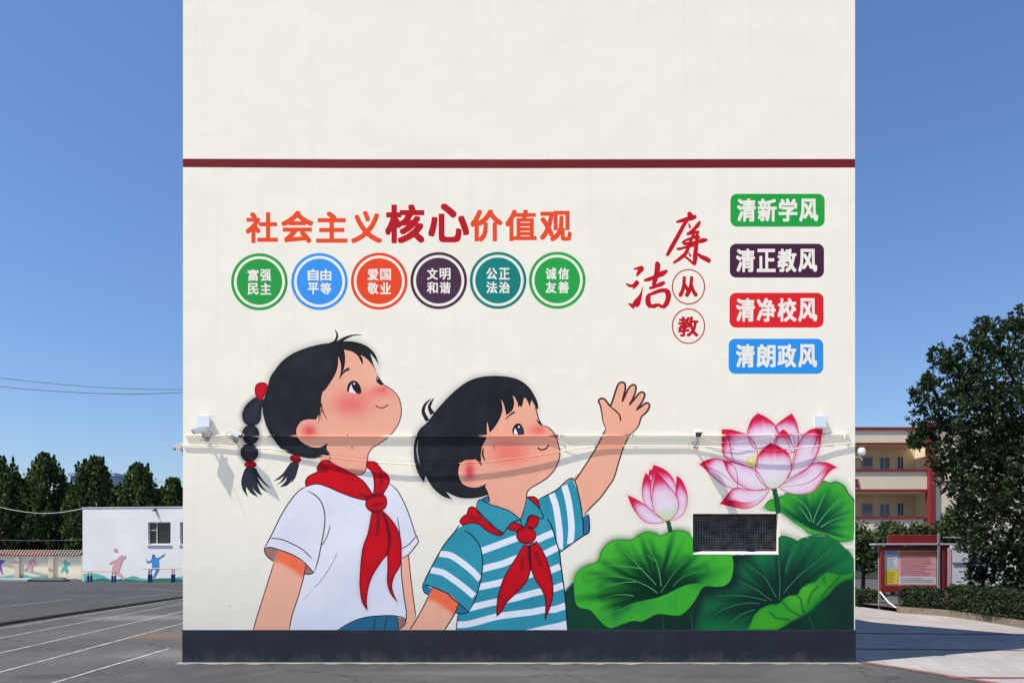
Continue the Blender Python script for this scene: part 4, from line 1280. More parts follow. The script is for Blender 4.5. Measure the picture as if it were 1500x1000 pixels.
for px, lab in ((300.5, "small white junction box near the left corner, above the cameras"), (1199.5, "small white junction box at the right, above a lotus petal tip")):
    t = tag(empty("junction_box", (wx(px), 0, wz(618))), lab, "junction box", "junction boxes on the gable")
    MB().bar((-.085, -.055, -.08), (.085, -.012, .08), .006).build("box", M_WHITEPLASTIC, t)
    MB().bar((-.092, -.066, -.088), (.092, -.0555, .088), .006).build("lid", simple("cover_white", (.64, .70, .78), .45, .04, 12), t)
    MB().bar((-.05, -.010, -.05), (.05, .0, .05)).build("back_plate", M_GREYPLASTIC, t)

def cctv(px, py, D0, aim, roll, lab, L=0.19, drop=.09, w_=.075, side=False):
    """bullet camera on a bent bracket: D0 = reach of the pivot from the wall, aim = direction of view"""
    t = tag(empty("security_camera", (wx(px), 0, wz(py))), lab, "security camera", "security cameras on the gable")
    if side:
        t.location = (XL, .12, wz(py)); t.rotation_euler = (0, 0, -math.pi / 2)
    aim = Vector(aim).normalized()
    q_ = aim.to_track_quat('Y', 'Z').to_matrix()
    piv = Vector((0, -D0, drop))
    c = piv + q_ @ Vector((0, 0.02, .045))
    def R(v): return c + q_ @ Vector(v)
    mb = MB(); mb.box(c, (w_, L, w_ * .82), q_, .01); mb.build("body", M_WHITEPLASTIC, t)
    mb = MB()
    mb.box(R((0, .02, w_ * .41 + .008)), (w_ * 1.12, L * 1.16, .008), q_, .002)
    for s in (-1, 1): mb.box(R((s * (w_ * .56 - .003), .02, w_ * .28)), (.005, L * 1.16, w_ * .3), q_)
    mb.build("sun_hood", M_WHITEPLASTIC, t)
    mb = MB()
    mb.box(R((0, L / 2 + .004, 0)), (w_ * .86, .008, w_ * .68), q_, .003)
    mb.tube([R((0, L / 2 + .008, 0)), R((0, L / 2 + .016, 0))], w_ * .22, 12)
    mb.build("lens", M_BLACK, t)
    mb = MB()
    mb.tube([R((0, -.02, -w_ * .41)), piv, Vector((0, -D0, drop - .05)), Vector((0, -D0 * .7, 0)), Vector((0, -.012, 0))], .016, 10)
    mb.tube([Vector((0, -.012, 0)), Vector((0, -.0005, 0))], .042, 14)
    mb.box(piv, (.045, .05, .04), q_, .008)
    mb.build("bracket", M_METAL, t)
    mb = MB()
    mb.tube([R((.01, -L / 2, -.01)), R((.01, -L / 2 - .05, -.05)), Vector((.05, -D0 * .5, drop - .1)), Vector((.03, -.05, -.06)), Vector((-.03, -.02, -.03))], .0045, 6)
    mb.build("lead", M_CABLE, t)
    return t
cctv(303, 641, 0.135, (-0.75, -0.25, -0.22), 0, "white bullet camera aimed left, under the left junction box", drop=.04)
cctv(346, 644, 0.14, (0.72, -0.18, -0.28), 0, "white bullet camera aimed right, over the painted girl's braid", drop=.03)
cctv(271, 652, 0.07, (0.45, -0.65, -0.5), 0, "white bullet camera jutting past the left edge of the gable", L=.13, drop=-.03, w_=.07, side=True)
cctv(1017, 651, 0.19, (-0.12, -1, -0.35), 0, "white bullet camera with black face looking out front, left of the lotus", drop=.09, w_=.09)
mb = MB()
mb.tube([(wx(306), -.02, wz(640)), (wx(309), -.12, wz(646)), (wx(304), -.26, wz(648))], .003, 6)
tag(mb.build("stray_wire", M_CABLE), "stray wire end sticking out of the wall beside the left-aimed camera", "wire")
# lamp-like dome camera past the right corner
t = tag(empty("dome_camera", (XR, 0.05, wz(668))), "white dome camera on a thin arm past the right edge of the gable", "security camera")
MB().tube([(0, 0, 0), (.10, 0, 0), (.13, 0, -.05)], .008, 8).build("arm", M_WHITEPLASTIC, t)
mb = MB()
prof = [(.0, .075), (.035, .07), (.058, .045), (.062, .0), (.05, -.03), (.0, -.035)]
for i, (r, z) in enumerate(prof):
    for k in range(16): mb.v.append((.115 + r * math.cos(k * math.pi / 8), r * math.sin(k * math.pi / 8), .06 + z))
for i in range(len(prof) - 1):
    for k in range(16): mb.f.append((i * 16 + k, i * 16 + (k + 1) % 16, i * 16 + 16 + (k + 1) % 16, i * 16 + 16 + k))
mb.build("dome", M_WHITEPLASTIC, t, None, True)

# ================================================================== LEFT BACKGROUND
DW = 45.0
s = DW / F
def flat_shapes(name, polys, rgb, D, parent, lift):
    m = simple("paint_" + name, tuple(lin(rgb) * .9), .85, .12, 1.2)
    mb = MB()
    for p in polys:
        V, T = tri(p)
        if parent.name.startswith('white_out'): V = np.stack([V[:, 0] + (V[:, 0] - 121) * .058, V[:, 1]], 1)
        mb.add([at(x, y, D) + Vector((0, -lift, 0)) for x, y in V], T.tolist())
    return mb.build(name, m, parent)
M_WB = simple("white_render", (0.89, 0.87, 0.83), 0.85, 0.06, 0.5, 0.004, bscale=3)
wb = tag(empty("white_outbuilding", at(121, 853, DW)), "low white flat-roofed outbuilding with a painted volleyball player and badminton player", "building")
wb.location = (0, 0, 0)
p0 = at(121, 853, DW)
X1, Z1 = at(330, 744, DW).x, at(330, 744, DW).z
yb = DW - WD
fx = lambda p: p + (p - 121) * .058      # the face is turned a little, so its features lie further along it
wx0, wz0_ = at(fx(218), 797, DW).x, at(218, 797, DW).z
wx1, wz1_ = at(fx(251), 765, DW).x, at(251, 765, DW).z
w2x0, w2x1 = at(fx(264.5), 797, DW).x, at(fx(296), 797, DW).x
mb = MB()
xs = [p0.x, wx0, wx1, w2x0, w2x1, X1]; zs = [zp - .05, wz0_, wz1_, Z1]
for i in range(5):
    for j in range(3):
        if j == 1 and i in (1, 3): continue
        mb.add([(xs[i], yb, zs[j]), (xs[i + 1], yb, zs[j]), (xs[i + 1], yb, zs[j + 1]), (xs[i], yb, zs[j + 1])], [(0, 1, 2, 3)])
for (a, c_) in ((wx0, wx1), (w2x0, w2x1)):
    for q4 in ([(a, yb, wz0_), (a, yb + .2, wz0_), (a, yb + .2, wz1_), (a, yb, wz1_)], [(c_, yb, wz0_), (c_, yb + .2, wz0_), (c_, yb + .2, wz1_), (c_, yb, wz1_)],
               [(a, yb, wz0_), (c_, yb, wz0_), (c_, yb + .2, wz0_), (a, yb + .2, wz0_)], [(a, yb, wz1_), (c_, yb, wz1_), (c_, yb + .2, wz1_), (a, yb + .2, wz1_)]):
        mb.add(q4, [(0, 1, 2, 3)])
mb.add([(p0.x, yb, zs[0]), (p0.x, yb + 7, zs[0]), (p0.x, yb + 7, Z1), (p0.x, yb, Z1)], [(0, 1, 2, 3)])
mb.add([(X1, yb, zs[0]), (X1, yb + 7, zs[0]), (X1, yb + 7, Z1), (X1, yb, Z1)], [(0, 1, 2, 3)])
mb.add([(p0.x, yb + 7, zs[0]), (X1, yb + 7, zs[0]), (X1, yb + 7, Z1), (p0.x, yb + 7, Z1)], [(0, 1, 2, 3)])
mb.build("wall", M_WB, wb)
mb = MB(); mb.bar((p0.x - .03, yb - .03, Z1 + .002), (X1 + .03, yb + 7.03, Z1 + .05), .01); mb.build("roof", simple("roof_slab", (.62, .62, .6), .85, .1, 1), wb)
M_GLASS = simple("dark_window_glass", (0.02, 0.023, 0.03), 0.15, 0.3, 1.5, spec=0.5)
M_FRAME = simple("white_window_frame", (0.55, 0.55, 0.54), .5, .08, 4)
for (a, c_) in ((wx0, wx1), (w2x0, w2x1)):
    mb = MB()
    fw = .05
    for lo_, hi_ in (((a, yb + .1, wz0_), (a + fw, yb + .16, wz1_)), ((c_ - fw, yb + .1, wz0_), (c_, yb + .16, wz1_)), ((a + fw, yb + .1, wz0_), (c_ - fw, yb + .16, wz0_ + fw)), ((a + fw, yb + .1, wz1_ - fw), (c_ - fw, yb + .16, wz1_)),
                     ((a + (c_ - a) * .33, yb + .1, wz0_ + fw), (a + (c_ - a) * .33 + fw, yb + .16, wz1_ - fw)), ((a + fw, yb + .1, wz0_ + (wz1_ - wz0_) * .62), (a + (c_ - a) * .33, yb + .16, wz0_ + (wz1_ - wz0_) * .62 + fw))):
        mb.bar(lo_, hi_)
    wf = mb.build("window", M_FRAME, wb)
    MB().bar((a, yb + .165, wz0_), (c_, yb + .175, wz1_)).build("pane", M_GLASS, wf)
    MB().bar((a - .06, yb - .06, wz0_ - .07), (c_ + .06, yb + .09, wz0_ - .002)).build("sill", M_WB, wf)
mb = MB(); mb.bar((at(234, 749, DW).x, yb - .12, at(0, 749, DW).z), (at(237, 746, DW).x, yb - .002, at(0, 745.5, DW).z), .01)
mb.tube([at(235.5, 747, DW) + Vector((0, -.12, 0)), at(235, 749.5, DW) + Vector((0, -.3, 0))], .03, 6); mb.build("spout", simple("dark_spout", (.08, .07, .06)), wb)
Z5 = lambda t_: np.array([(0 + float(q_.split(',')[0]) / 5, 700 + float(q_.split(',')[1]) / 5) for q_ in t_.split()])
ZS = lambda t_: smooth([(float(q_.rstrip('*').split(',')[0]) / 5, 700 + float(q_.rstrip('*').split(',')[1]) / 5, q_.endswith('*')) for q_ in t_.split()])
flat_shapes("painted_hills", [ZS("612,700* 690,695 760,712 820,738 920,730 985,714 1040,730 1120,738 1200,735 1340,716* 1600,720* 1600,766* 612,766*")], (112, 196, 186), DW, wb, .006)
flat_shapes("painted_hills", [ZS("625,752* 700,740 760,732 830,748 900,734 980,742 1060,748 1150,732 1260,730 1340,738* 1600,735* 1600,767* 625,767*")], (40, 132, 118), DW, wb, .011)
flat_shapes("painted_volleyball_player", [ZS("800,625* 830,605 865,590 880,572 905,562 912,575 922,560 890,530* 930,570 905,600 890,640 880,680 900,705 918,735 912,748* 895,725 850,700 832,690 826,660 840,615 815,628"), ellipse(170.6, 805.5, 3.0, 3.0)], (232, 176, 178), DW, wb, .016)
flat_shapes("painted_badminton_player", [ZS("1078,580* 1086,605 1110,600 1118,585 1125,560 1140,560 1146,580 1165,580 1195,565 1222,545* 1200,575 1172,590 1172,655 1165,680 1135,728 1122,726* 1145,680 1130,660 1095,700 1087,692* 1105,672 1120,655 1115,612 1090,620 1078,605"), ellipse(226, 813.8, 2, 2.4)], (76, 146, 214), DW, wb, .016)

yaw = Matrix.Translation((p0.x, yb, 0)) @ Matrix.Rotation(math.radians(-7), 4, 'Z') @ Matrix.Translation((-p0.x, -yb, 0))
wb.location = yaw.translation
wb.rotation_euler = (0, 0, math.radians(-7))
# compound wall with tiled coping
DC = 47.0
yc = DC - WD
cw = tag(empty("compound_wall"), "long cream compound wall with a red tiled coping and painted sports figures", "wall")
xa, xb = at(-60, 851, DC).x, at(121, 851, DC).x
zt = at(0, 813, DC).z
mb = MB(); mb.bar((xa, yc, 0), (xb - .05, yc + .24, zt)); mb.build("wall", simple("cream_render", (0.82, 0.74, 0.55), .85, .06, .8, .003), cw)
mb = MB()
for px in (26, 76):
    X = at(px, 0, DC).x
    mb.bar((X - .16, yc - .11, 0), (X + .16, yc - .001, zt - .02), .01)
mb2 = simple("pillar_render", (0.64, 0.55, 0.42), .85, .1, 1)
mb.build("pilaster", mb2, cw)
def tile_mat():
    m, nt, b = new_mat("glazed_coping_tile")
    g = N(nt, "ShaderNodeNewGeometry").outputs['Position']
    sx = N(nt, "ShaderNodeSeparateXYZ"); nt.links.new(g, sx.inputs[0])
    f = maprange(nt, sx.outputs[0], at(80, 0, DC).x - .2, at(80, 0, DC).x + .2, 0, 1)
    nt.links.new(mixc(nt, f, (0.30, 0.085, 0.06), (0.13, 0.09, 0.08)), b.inputs['Base Color'])
    b.inputs['Roughness'].default_value = .5
    return m
mb = MB()
X = xa
zr = at(0, 807.5, DC).z
mb.add([(xa, yc - .12, zt - .0), (xb - .05, yc - .12, zt), (xb - .05, yc + .12, zr + .02), (xa, yc + .12, zr + .02), (xb - .05, yc + .46, zt), (xa, yc + .46, zt)], [(0, 1, 2, 3), (3, 2, 4, 5), (0, 5, 4, 1)])
while X < xb - .1:
    mb.tube([(X, yc - .15, zt + .005), (X + .05, yc + .12, zr + .07)], .055, 7)
    mb.tube([(X + .05, yc + .12, zr + .07), (X, yc + .49, zt + .005)], .055, 7)
    X += .185
mb.build("coping", tile_mat(), cw)
flat_shapes("painted_hills", [ZS("-300,735* -150,715 0,722 110,702 180,705 240,720 320,715 380,730 440,738 480,752 560,742 600,744* 600,772* -300,772*")], (118, 204, 196), DC, cw, .006)
flat_shapes("painted_hills", [ZS("-300,745* -100,735 0,738 60,730 130,738 200,732 300,742 390,738 450,765 530,766 600,768* 600,773* -300,773*")], (44, 150, 146), DC, cw, .011)
flat_shapes("painted_runner", [ZS("225,600* 250,588 262,595 258,615 285,628* 252,635 240,645 238,690* 225,665 218,650 200,668 178,690* 205,640 220,622 205,625 212,608")], (236, 170, 176), DC, cw, .016)
flat_shapes("painted_dancer", [ZS("478,600* 490,608 487,620 500,615 520,620* 512,632 490,642 496,660 500,685 485,698* 470,672 452,688 442,692* 455,660 470,640 466,622")], (92, 194, 178), DC, cw, .016)
flat_shapes("painted_athlete", [ZS("-20,600* 8,598 30,602 36,615* 12,625 12,655 20,690 25,708* 8,690 0,670 -20,660* -10,630")], (132, 92, 178), DC, cw, .016)
# low concrete ledge and dark drain box at its foot
mb = MB(); a = at(-60, 856, 45.2); b2 = at(92, 851.5, 45.2)
mb.bar((a.x, yc - 1.6, zp - .02), (b2.x, yc - .3, zp + .14), .02)
tag(mb.build("ledge", simple("ledge_concrete", (.40, .39, .37), .9, .2, 1)), "low concrete ledge at the foot of the cream compound wall", "ledge")
mb = MB(); mb.bar((at(36, 0, 44.6).x, yc - 2.2, zp), (at(92, 0, 44.6).x, yc - 1.62, zp + .15), .05); mb.tube([(at(40, 0, 44.6).x, yc - 2.0, zp + .1), (at(90, 0, 44.6).x, yc - 2.0, zp + .13)], .1, 8)
tag(mb.build("tarpaulin_roll", simple("grey_green_tarp", (.10, .105, .085), .9, .4, 2)), "long dark rolled tarpaulin lying in front of the concrete ledge", "tarpaulin")
t = tag(empty("bin", (at(117.5, 0, 45.5).x, yc - .9, zp)), "small dark bin standing where the compound wall meets the outbuilding", "bin")
MB().bar((-.13, -.15, 0), (.13, .15, .30), .02).build("body", simple("dark_bin", (.05, .055, .05)), t)
MB().bar((-.15, -.17, .302), (.15, .17, .34), .015).build("lid", simple("dark_bin_lid", (.07, .075, .07)), t)

# parallel bars
M_NAVY = simple("navy_post_sleeve", (0.022, 0.04, 0.13), .5, .12, 5)
M_STEELP = simple("pale_post", (.35, .37, .38), .4, .1, 5)
M_YBAR = simple("yellowed_bar", (.55, .42, .20), .5, .1, 5)
for (xl, xr, yt, D, x0, x1, lab) in ((127.5, 163, 837, 43.5, 121, 166, "navy-footed parallel bars in front of the outbuilding's left end"), (216.5, 250.5, 833, 43.0, 208, 258, "navy-footed parallel bars below the outbuilding window")):
    base = at(xl, 854, D)
    t = tag(empty("parallel_bars", (base.x, base.y, zp)), lab, "parallel bars", "parallel bars in the playground")
    W_ = at(xr, 0, D).x - base.x
    H_ = at(0, yt, D).z - zp
    for xx in (0, W_):
        for yy in (0, .55):
            xo = -.065 if yy else .065
            pb = MB().tube([(xx + xo, yy, H_ * .60), (xx + xo, yy, H_)], .03, 10).build("post", M_STEELP, t)
            MB().tube([(xx + xo, yy, 0), (xx + xo, yy, H_ * .60)], .065, 12).build("sleeve", M_NAVY, pb)
    ax, bx = at(x0, 0, D).x - base.x, at(x1, 0, D).x - base.x
    for yy in (0, .55): MB().tube([(ax, yy, H_ + .02), (bx, yy, H_ + .02)], .024, 8).build("bar", M_YBAR, t)

# overhead wires (left)
def wire(name, pts, D, r, lab, mat):
    c = smooth(P(pts), False, 10)
    mb = MB(); mb.tube([at(x, y, D) for x, y in c], r, 6)
    return tag(mb.build(name, mat), lab, "wire")
M_WIRE = simple("grey_wire", (.05, .055, .07), .6, .1, 1)
wire("overhead_wire", "-80,547 0,553.5 70,561 140,566.5 210,569.5 300,570.5 420,569", 40, .016, "upper of the two overhead wires crossing the left sky", M_WIRE)
wire("overhead_wire", "-80,558 0,566 70,572 140,575.8 200,576.8 270,574.5 420,566", 40, .018, "lower of the two overhead wires crossing the left sky", M_WIRE)
wire("overhead_wire", "-80,722 0,742.5 30,748.5 60,751.5 90,750 122,744.5", 46, .024, "thick pale wire drooping to the corner of the white outbuilding", simple("pale_wire", (.45, .47, .42), .6, .1, 1))
wire("overhead_wire", "-80,789 0,790.5 60,791.5 121,790", 50, .012, "faint wire low in front of the dark poplars", simple("dull_wire", (.2, .2, .2), .6, .1, 1))
wire("overhead_wire", "-80,695 20,699 120,703 200,705 300,706", 90, .03, "faint wire just below the poplar tops", M_WIRE)

# ------------------------------------------------------------------ foliage
def leaf_mat(name, c0, c1, trans=0.25):
    m, nt, b = new_mat(name)
    ge = N(nt, "ShaderNodeNewGeometry")
    ra = ge.outputs['Random Per Island']
    f = noise(nt, ge.outputs['Position'], .8, 3)
    mx = mathn(nt, 'ADD', mathn(nt, 'MULTIPLY', ra, .6), maprange(nt, f, .3, .7, 0, .4))
    c = mixc(nt, mx, c0, c1)
    nt.links.new(c, b.inputs['Base Color'])
    b.inputs['Roughness'].default_value = .6
    b.inputs['Specular IOR Level'].default_value = .25
    tr = N(nt, "ShaderNodeBsdfTranslucent")
    nt.links.new(c, tr.inputs[0])
    ms = N(nt, "ShaderNodeMixShader"); ms.inputs[0].default_value = trans
    out = nt.nodes["Material Output"]
    nt.links.new(b.outputs[0], ms.inputs[1]); nt.links.new(tr.outputs[0], ms.inputs[2])
    nt.links.new(ms.outputs[0], out.inputs[0])
    return m
M_POP = leaf_mat("poplar_leaves", (0.018, 0.042, 0.014), (0.095, 0.150, 0.038), .32)
M_TREE = leaf_mat("dark_glossy_leaves", (0.011, 0.025, 0.009), (0.050, 0.082, 0.026), .25)
M_HEDGE = leaf_mat("hedge_leaves", (0.012, 0.026, 0.010), (0.040, 0.062, 0.020), .2)
M_SHRUB = leaf_mat("shrub_leaves", (0.022, 0.045, 0.015), (0.085, 0.12, 0.035), .25)
M_BARK = simple("grey_bark", (.045, .038, .032), .95, .3, 4, .01)

def leaves(name, P3, size, mat, parent, aspect=0.55, up=None, nrm=None):
    n = len(P3)
    d = RNG.normal(size=(n, 3)) if up is None else up + RNG.normal(size=(n, 3)) * .35
    d /= np.linalg.norm(d, axis=1)[:, None]
    a = RNG.normal(size=(n, 3))
    s_ = np.cross(d, a); s_ /= np.maximum(np.linalg.norm(s_, axis=1), 1e-6)[:, None]
    nn = np.cross(d, s_)
    L = size * RNG.uniform(.65, 1.25, n)[:, None]
    V = np.empty((n, 4, 3))
    V[:, 0] = P3 - d * L / 2
    V[:, 1] = P3 + s_ * L * aspect / 2 + nn * L * .08
    V[:, 2] = P3 + d * L / 2
    V[:, 3] = P3 - s_ * L * aspect / 2 + nn * L * .08
    me = bpy.data.meshes.new(name)
    me.vertices.add(4 * n); me.vertices.foreach_set("co", V.reshape(-1).astype(np.float32))
    me.loops.add(4 * n); me.loops.foreach_set("vertex_index", np.arange(4 * n, dtype=np.int32))
    me.polygons.add(n); me.polygons.foreach_set("loop_start", np.arange(0, 4 * n, 4, dtype=np.int32)); me.polygons.foreach_set("loop_total", np.full(n, 4, np.int32))
    me.materials.append(mat)
    me.update(calc_edges=True); me.validate()
    o = bpy.data.objects.new(name, me); COL.objects.link(o)
    if parent: o.parent = parent
    return o

def poplar(px, top, wpx, D, lab, seed, n=11000):
    r = np.random.default_rng(seed)
    base = at(px, 0, D); base.z = 0
    t = tag(empty("poplar_tree", base), lab, "tree", "poplars beyond the playground wall")
    Ht = at(0, top, D).z
    W_ = wpx * D / F / 2
    # upward-pointing boughs, each with a tuft of leaves
    pts, ups = [], []
    mb = MB()
    mb.tube([(0, 0, 0), (.05, 0, Ht * .4), (0, .03, Ht * .9)], [.22, .15, .03], 8)
    nb = 170
    for k in range(nb):
        h = r.uniform(.10, .93)
        prof = (1 - max(0, (h - .45) / .55) ** 1.5) * (0.72 + .28 * min(1, h / .35))
        rad = W_ * 1.08 * prof * math.sqrt(r.uniform(.12, 1)) * r.uniform(.8, 1.15)
        an = r.uniform(0, 6.283)
        x, y, z = rad * math.cos(an), rad * math.sin(an), h * Ht
        Lb = Ht * r.uniform(.12, .22) * (1.0 if h > .6 else .85)
        if h > .9: x *= .7; y *= .7
        m = n // nb
        u = r.uniform(0, 1, m)
        spread = .62 * np.sin(np.clip(u * 1.1 + .12, 0, 1) * math.pi) ** .8 * W_ / 2.0
        q_ = r.normal(size=(m, 2)) * .34 * spread[:, None]
        zz = z + (u - .35) * Lb
        ok = zz < Ht
        pts.append(np.stack([x * (1 + .12 * u) + q_[:, 0], y * (1 + .12 * u) + q_[:, 1], zz], 1)[ok])
        if k % 5 == 0: mb.tube([(0, 0, max(.2, z - rad * 1.6)), (x * .9, y * .9, z)], [.05, .015], 5)
    mb.build("trunk", M_BARK, t)
    pp = np.concatenate(pts)
    leaves("crown", pp, .30, M_POP, t, .8, np.array([0, 0, .6]))
    return t
poplar(2, 668, 76, 60, "poplar at the far left edge, cut by the frame", 1)
poplar(66, 664, 80, 61, "broad twin-topped poplar left of the middle one", 2)
poplar(136, 668, 72, 60, "pointed poplar rising behind the outbuilding's left corner", 3)
poplar(204, 678, 74, 61, "rounded poplar above the outbuilding window", 4)
poplar(254, 700, 52, 62, "smaller poplar half hidden by the gable's left edge", 5)
poplar(34, 702, 74, 68, "back-row poplar filling the gap between the two leftmost poplars", 6, 9000)
poplar(101, 708, 74, 69, "back-row poplar in the gap left of the pointed poplar", 7, 9000)
poplar(170, 712, 78, 69, "back-row poplar in the gap right of the pointed poplar", 8, 9000)
poplar(232, 716, 60, 69, "back-row poplar in the gap beside the smallest poplar", 9, 9000)
poplar(300, 690, 70, 63, "poplar standing behind the gable, past its left edge", 10, 3000)
poplar(-50, 670, 76, 61, "poplar outside the left edge beyond the first", 11, 3000)

# far block seen between the trees; distance haze is mixed into its colours
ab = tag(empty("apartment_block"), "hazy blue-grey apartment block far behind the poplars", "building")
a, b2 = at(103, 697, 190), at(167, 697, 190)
MB().bar((a.x, a.y, 0), (b2.x, a.y + 12, a.z)).build("wall", simple("haze_tinted_concrete", (.34, .44, .58), .9, .08, .2), ab)
MB().bar((a.x - .4, a.y - .4, a.z + .01), (b2.x + .4, a.y + 12.4, a.z + .8)).build("roof", simple("haze_tinted_roof", (.36, .46, .60), .9, .05, .2), ab)
wm = simple("haze_tinted_panes", (.28, .37, .50), .3, .1, 1)
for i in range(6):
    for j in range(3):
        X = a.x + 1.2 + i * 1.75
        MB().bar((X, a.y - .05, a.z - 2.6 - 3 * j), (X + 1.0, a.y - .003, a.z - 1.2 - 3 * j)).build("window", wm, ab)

# ================================================================== RIGHT BACKGROUND
DS = 52.0
ys = DS - WD
M_CREAM = simple("cream_school_render", (0.78, 0.66, 0.47), .85, .05, .6, .003)
M_RED = simple("dark_red_trim", (0.24, 0.028, 0.028), .6, .12, 1)
M_INNER = simple("corridor_wall", (0.62, 0.50, 0.32), .85, .06, .8)
sb = tag(empty("classroom_block"), "cream classroom block with red trim and open corridors behind the dark tree", "building")
def zz(py): return at(0, py, DS).z
def xx(px): return at(px, 0, DS).x
x0, x1 = xx(1120), xx(1358)
MB().bar((x0, ys + 2.4, 0), (xx(1640), ys + 9, zz(629))).build("wall", M_INNER, sb)
mb = MB()
mb.bar((x0, ys, zz(648)), (x1, ys + .2, zz(630)))        # roof fascia
mb.bar((x0, ys, zz(716)), (x1, ys + .2, zz(690.5)))      # parapet
mb.bar((x0, ys, zz(786)), (x1, ys + .2, zz(760)))
mb.build("parapet", M_CREAM, sb)
mb = MB()
for (ya, yb2) in ((629.8, 625.5), (690.3, 686.8), (719.5, 716.2), (760, 756.5), (650, 648.2)):
    mb.bar((x0, ys - .08, zz(ya)), (x1, ys + .21, zz(yb2)))
mb.build("trim", M_RED, sb)
mb = MB()
for z in (zz(720.5), zz(649.5), zz(787)):
    mb.bar((x0, ys + .22, z - .05), (x1, ys + 2.38, z + .1))
mb.build("corridor_slab", M_CREAM, sb)
MB().bar((xx(1358), ys - .35, 0), (xx(1367), ys + .22, zz(620)), .02).build("column", M_RED, sb)
MB().bar((xx(1367.2), ys - .1, 0), (xx(1640), ys + 2.38, zz(624.5))).build("stair_bay", M_CREAM, sb)
mb = MB()
mb.bar((xx(1367.2), ys - .2, zz(624.3)), (xx(1640), ys + .5, zz(620)))
mb.bar((xx(1367.2), ys - .16, zz(706.5)), (xx(1640), ys - .102, zz(704)))
mb.build("trim", M_RED, sb)
for (pa, pb_, ya, yb2) in ((1400, 1425, 676, 640), (1450, 1475, 676, 640), (1400, 1425, 750, 716), (1450, 1475, 750, 716)):
    f = MB().bar((xx(pa), ys - .14, zz(ya)), (xx(pb_), ys - .102, zz(yb2))).build("window", M_FRAME, sb)
    MB().bar((xx(pa) + .08, ys - .16, zz(ya) + .08), (xx(pb_) - .08, ys - .142, zz(yb2) - .08)).build("pane", M_GLASS, f)
M_BLUEG = simple("blue_window_glass", (.05, .085, .13), .15, .2, 1, spec=.5)
for fl in (0, 71):
    for (pa, pb_, ya, yb2, nm) in ((1249, 1266, 688, 664, "window"), (1286, 1303, 688, 662, "door"), (1312, 1329, 688, 662, "window"), (1339, 1350, 682, 661, "window"), (1210, 1240, 688, 662, "window")):
        f = MB().bar((xx(pa), ys + 2.33, zz(ya + fl)), (xx(pb_), ys + 2.398, zz(yb2 + fl))).build(nm, M_FRAME if nm == "window" else simple("grey_door", (.30, .31, .34), .6, .1, 2), sb)
        if nm == "window":
            m_ = (xx(pa) + xx(pb_)) / 2
            MB().bar((xx(pa) + .07, ys + 2.31, zz(ya + fl) + .07), (m_ - .03, ys + 2.328, zz(yb2 + fl) - .07)).bar((m_ + .03, ys + 2.31, zz(ya + fl) + .07), (xx(pb_) - .07, ys + 2.328, zz(yb2 + fl) - .07)).build("pane", M_BLUEG, f)
        else:
            MB().bar((xx(pa) + .1, ys + 2.31, zz(676 + fl)), (xx(pb_) - .1, ys + 2.328, zz(yb2 + fl) - .1)).build("pane", M_BLUEG, f)
# red cut-out character on the parapet, only its right part clears the gable
mb = MB()
for (pa, pb_, ya, yb2) in ((1246, 1257, 704, 701.5), (1249, 1252, 714, 698), (1246, 1258.5, 713, 710.5), (1253.5, 1256, 710.4, 704.1), (1256.4, 1259, 714, 710.5)):
    mb.bar((xx(pa), ys - .07 - random.uniform(0, .01), zz(ya)), (xx(pb_), ys - .002, zz(yb2)))
mb.build("sign_character", M_RED, sb)

# big dark tree
def big_tree():
    D = 19.0
    base = at(1532, 0, D); base.z = .1
    t = tag(empty("broadleaf_tree", base), "large dark-leaved tree at the right edge, overhanging the hedge", "tree")
    lobes = [(1372, 612, 34, .9), (1392, 560, 34, .9), (1378, 520, 13, .5), (1402, 527, 14, .5), (1425, 520, 30, .8), (1458, 490, 22, .7), (1442, 476, 12, .5), (1488, 500, 34, 1), (1500, 560, 80, 1.5), (1430, 590, 48, 1.2), (1420, 655, 36, 1.1), (1360, 640, 20, .6),
             (1345, 648, 10, .4), (1382, 672, 22, .7), (1395, 700, 20, .6), (1450, 690, 52, 1.3), (1500, 680, 70, 1.6), (1475, 760, 56, 1.3), (1440, 735, 30, .9), (1430, 800, 20, .7), (1470, 830, 44, 1.1), (1435, 842, 16, .5), (1510, 830, 50, 1.2), (1540, 600, 110, 1.8), (1550, 760, 90, 1.6), (1520, 470, 30, .8), (1350, 582, 12, .4), (1362, 560, 10, .4)]
    mb = MB()
    mb.tube([(0, 0, 0), (-.05, .05, 1.2), (.0, 0, 2.4), (.1, 0, 4.2)], [.2, .17, .15, .06], 10)
    pts, ups = [], []
    for (px, py, r, dz) in lobes:
        px -= 5
        c = at(px, py, D + random.uniform(-.5, .6)) - base
        R0 = r * D / F
        st_ = Vector((0, 0, min(max(1.1, c.z * .55), 4.0)))
        mid = st_.lerp(c, .5) + Vector((0, 0, .25))
        mb.tube([st_, mid, c], [.04, .025, .006], 6)
        nc = int(13 + (r / 10) ** 2 * 7.5)
        for k in range(nc):
            v = RNG.normal(size=3); v /= np.linalg.norm(v)
            rr = R0 * (RNG.uniform(.15, 1) ** .45) * RNG.uniform(.85, 1.12)
            cc = np.array(c) + v * rr * np.array([1, dz, 1])
            ax = v + np.array([0, 0, .55]); ax /= np.linalg.norm(ax)
            m = RNG.integers(8, 14)
            dirs = ax + RNG.normal(size=(m, 3)) * .75
            dirs /= np.linalg.norm(dirs, axis=1)[:, None]
            pts.append(cc + dirs * .07 + RNG.normal(size=(m, 3)) * .02); ups.append(dirs)
    mb.build("trunk", M_BARK, t, None, True)
    leaves("crown", np.concatenate(pts), .125, M_TREE, t, .45, np.concatenate(ups))
big_tree()

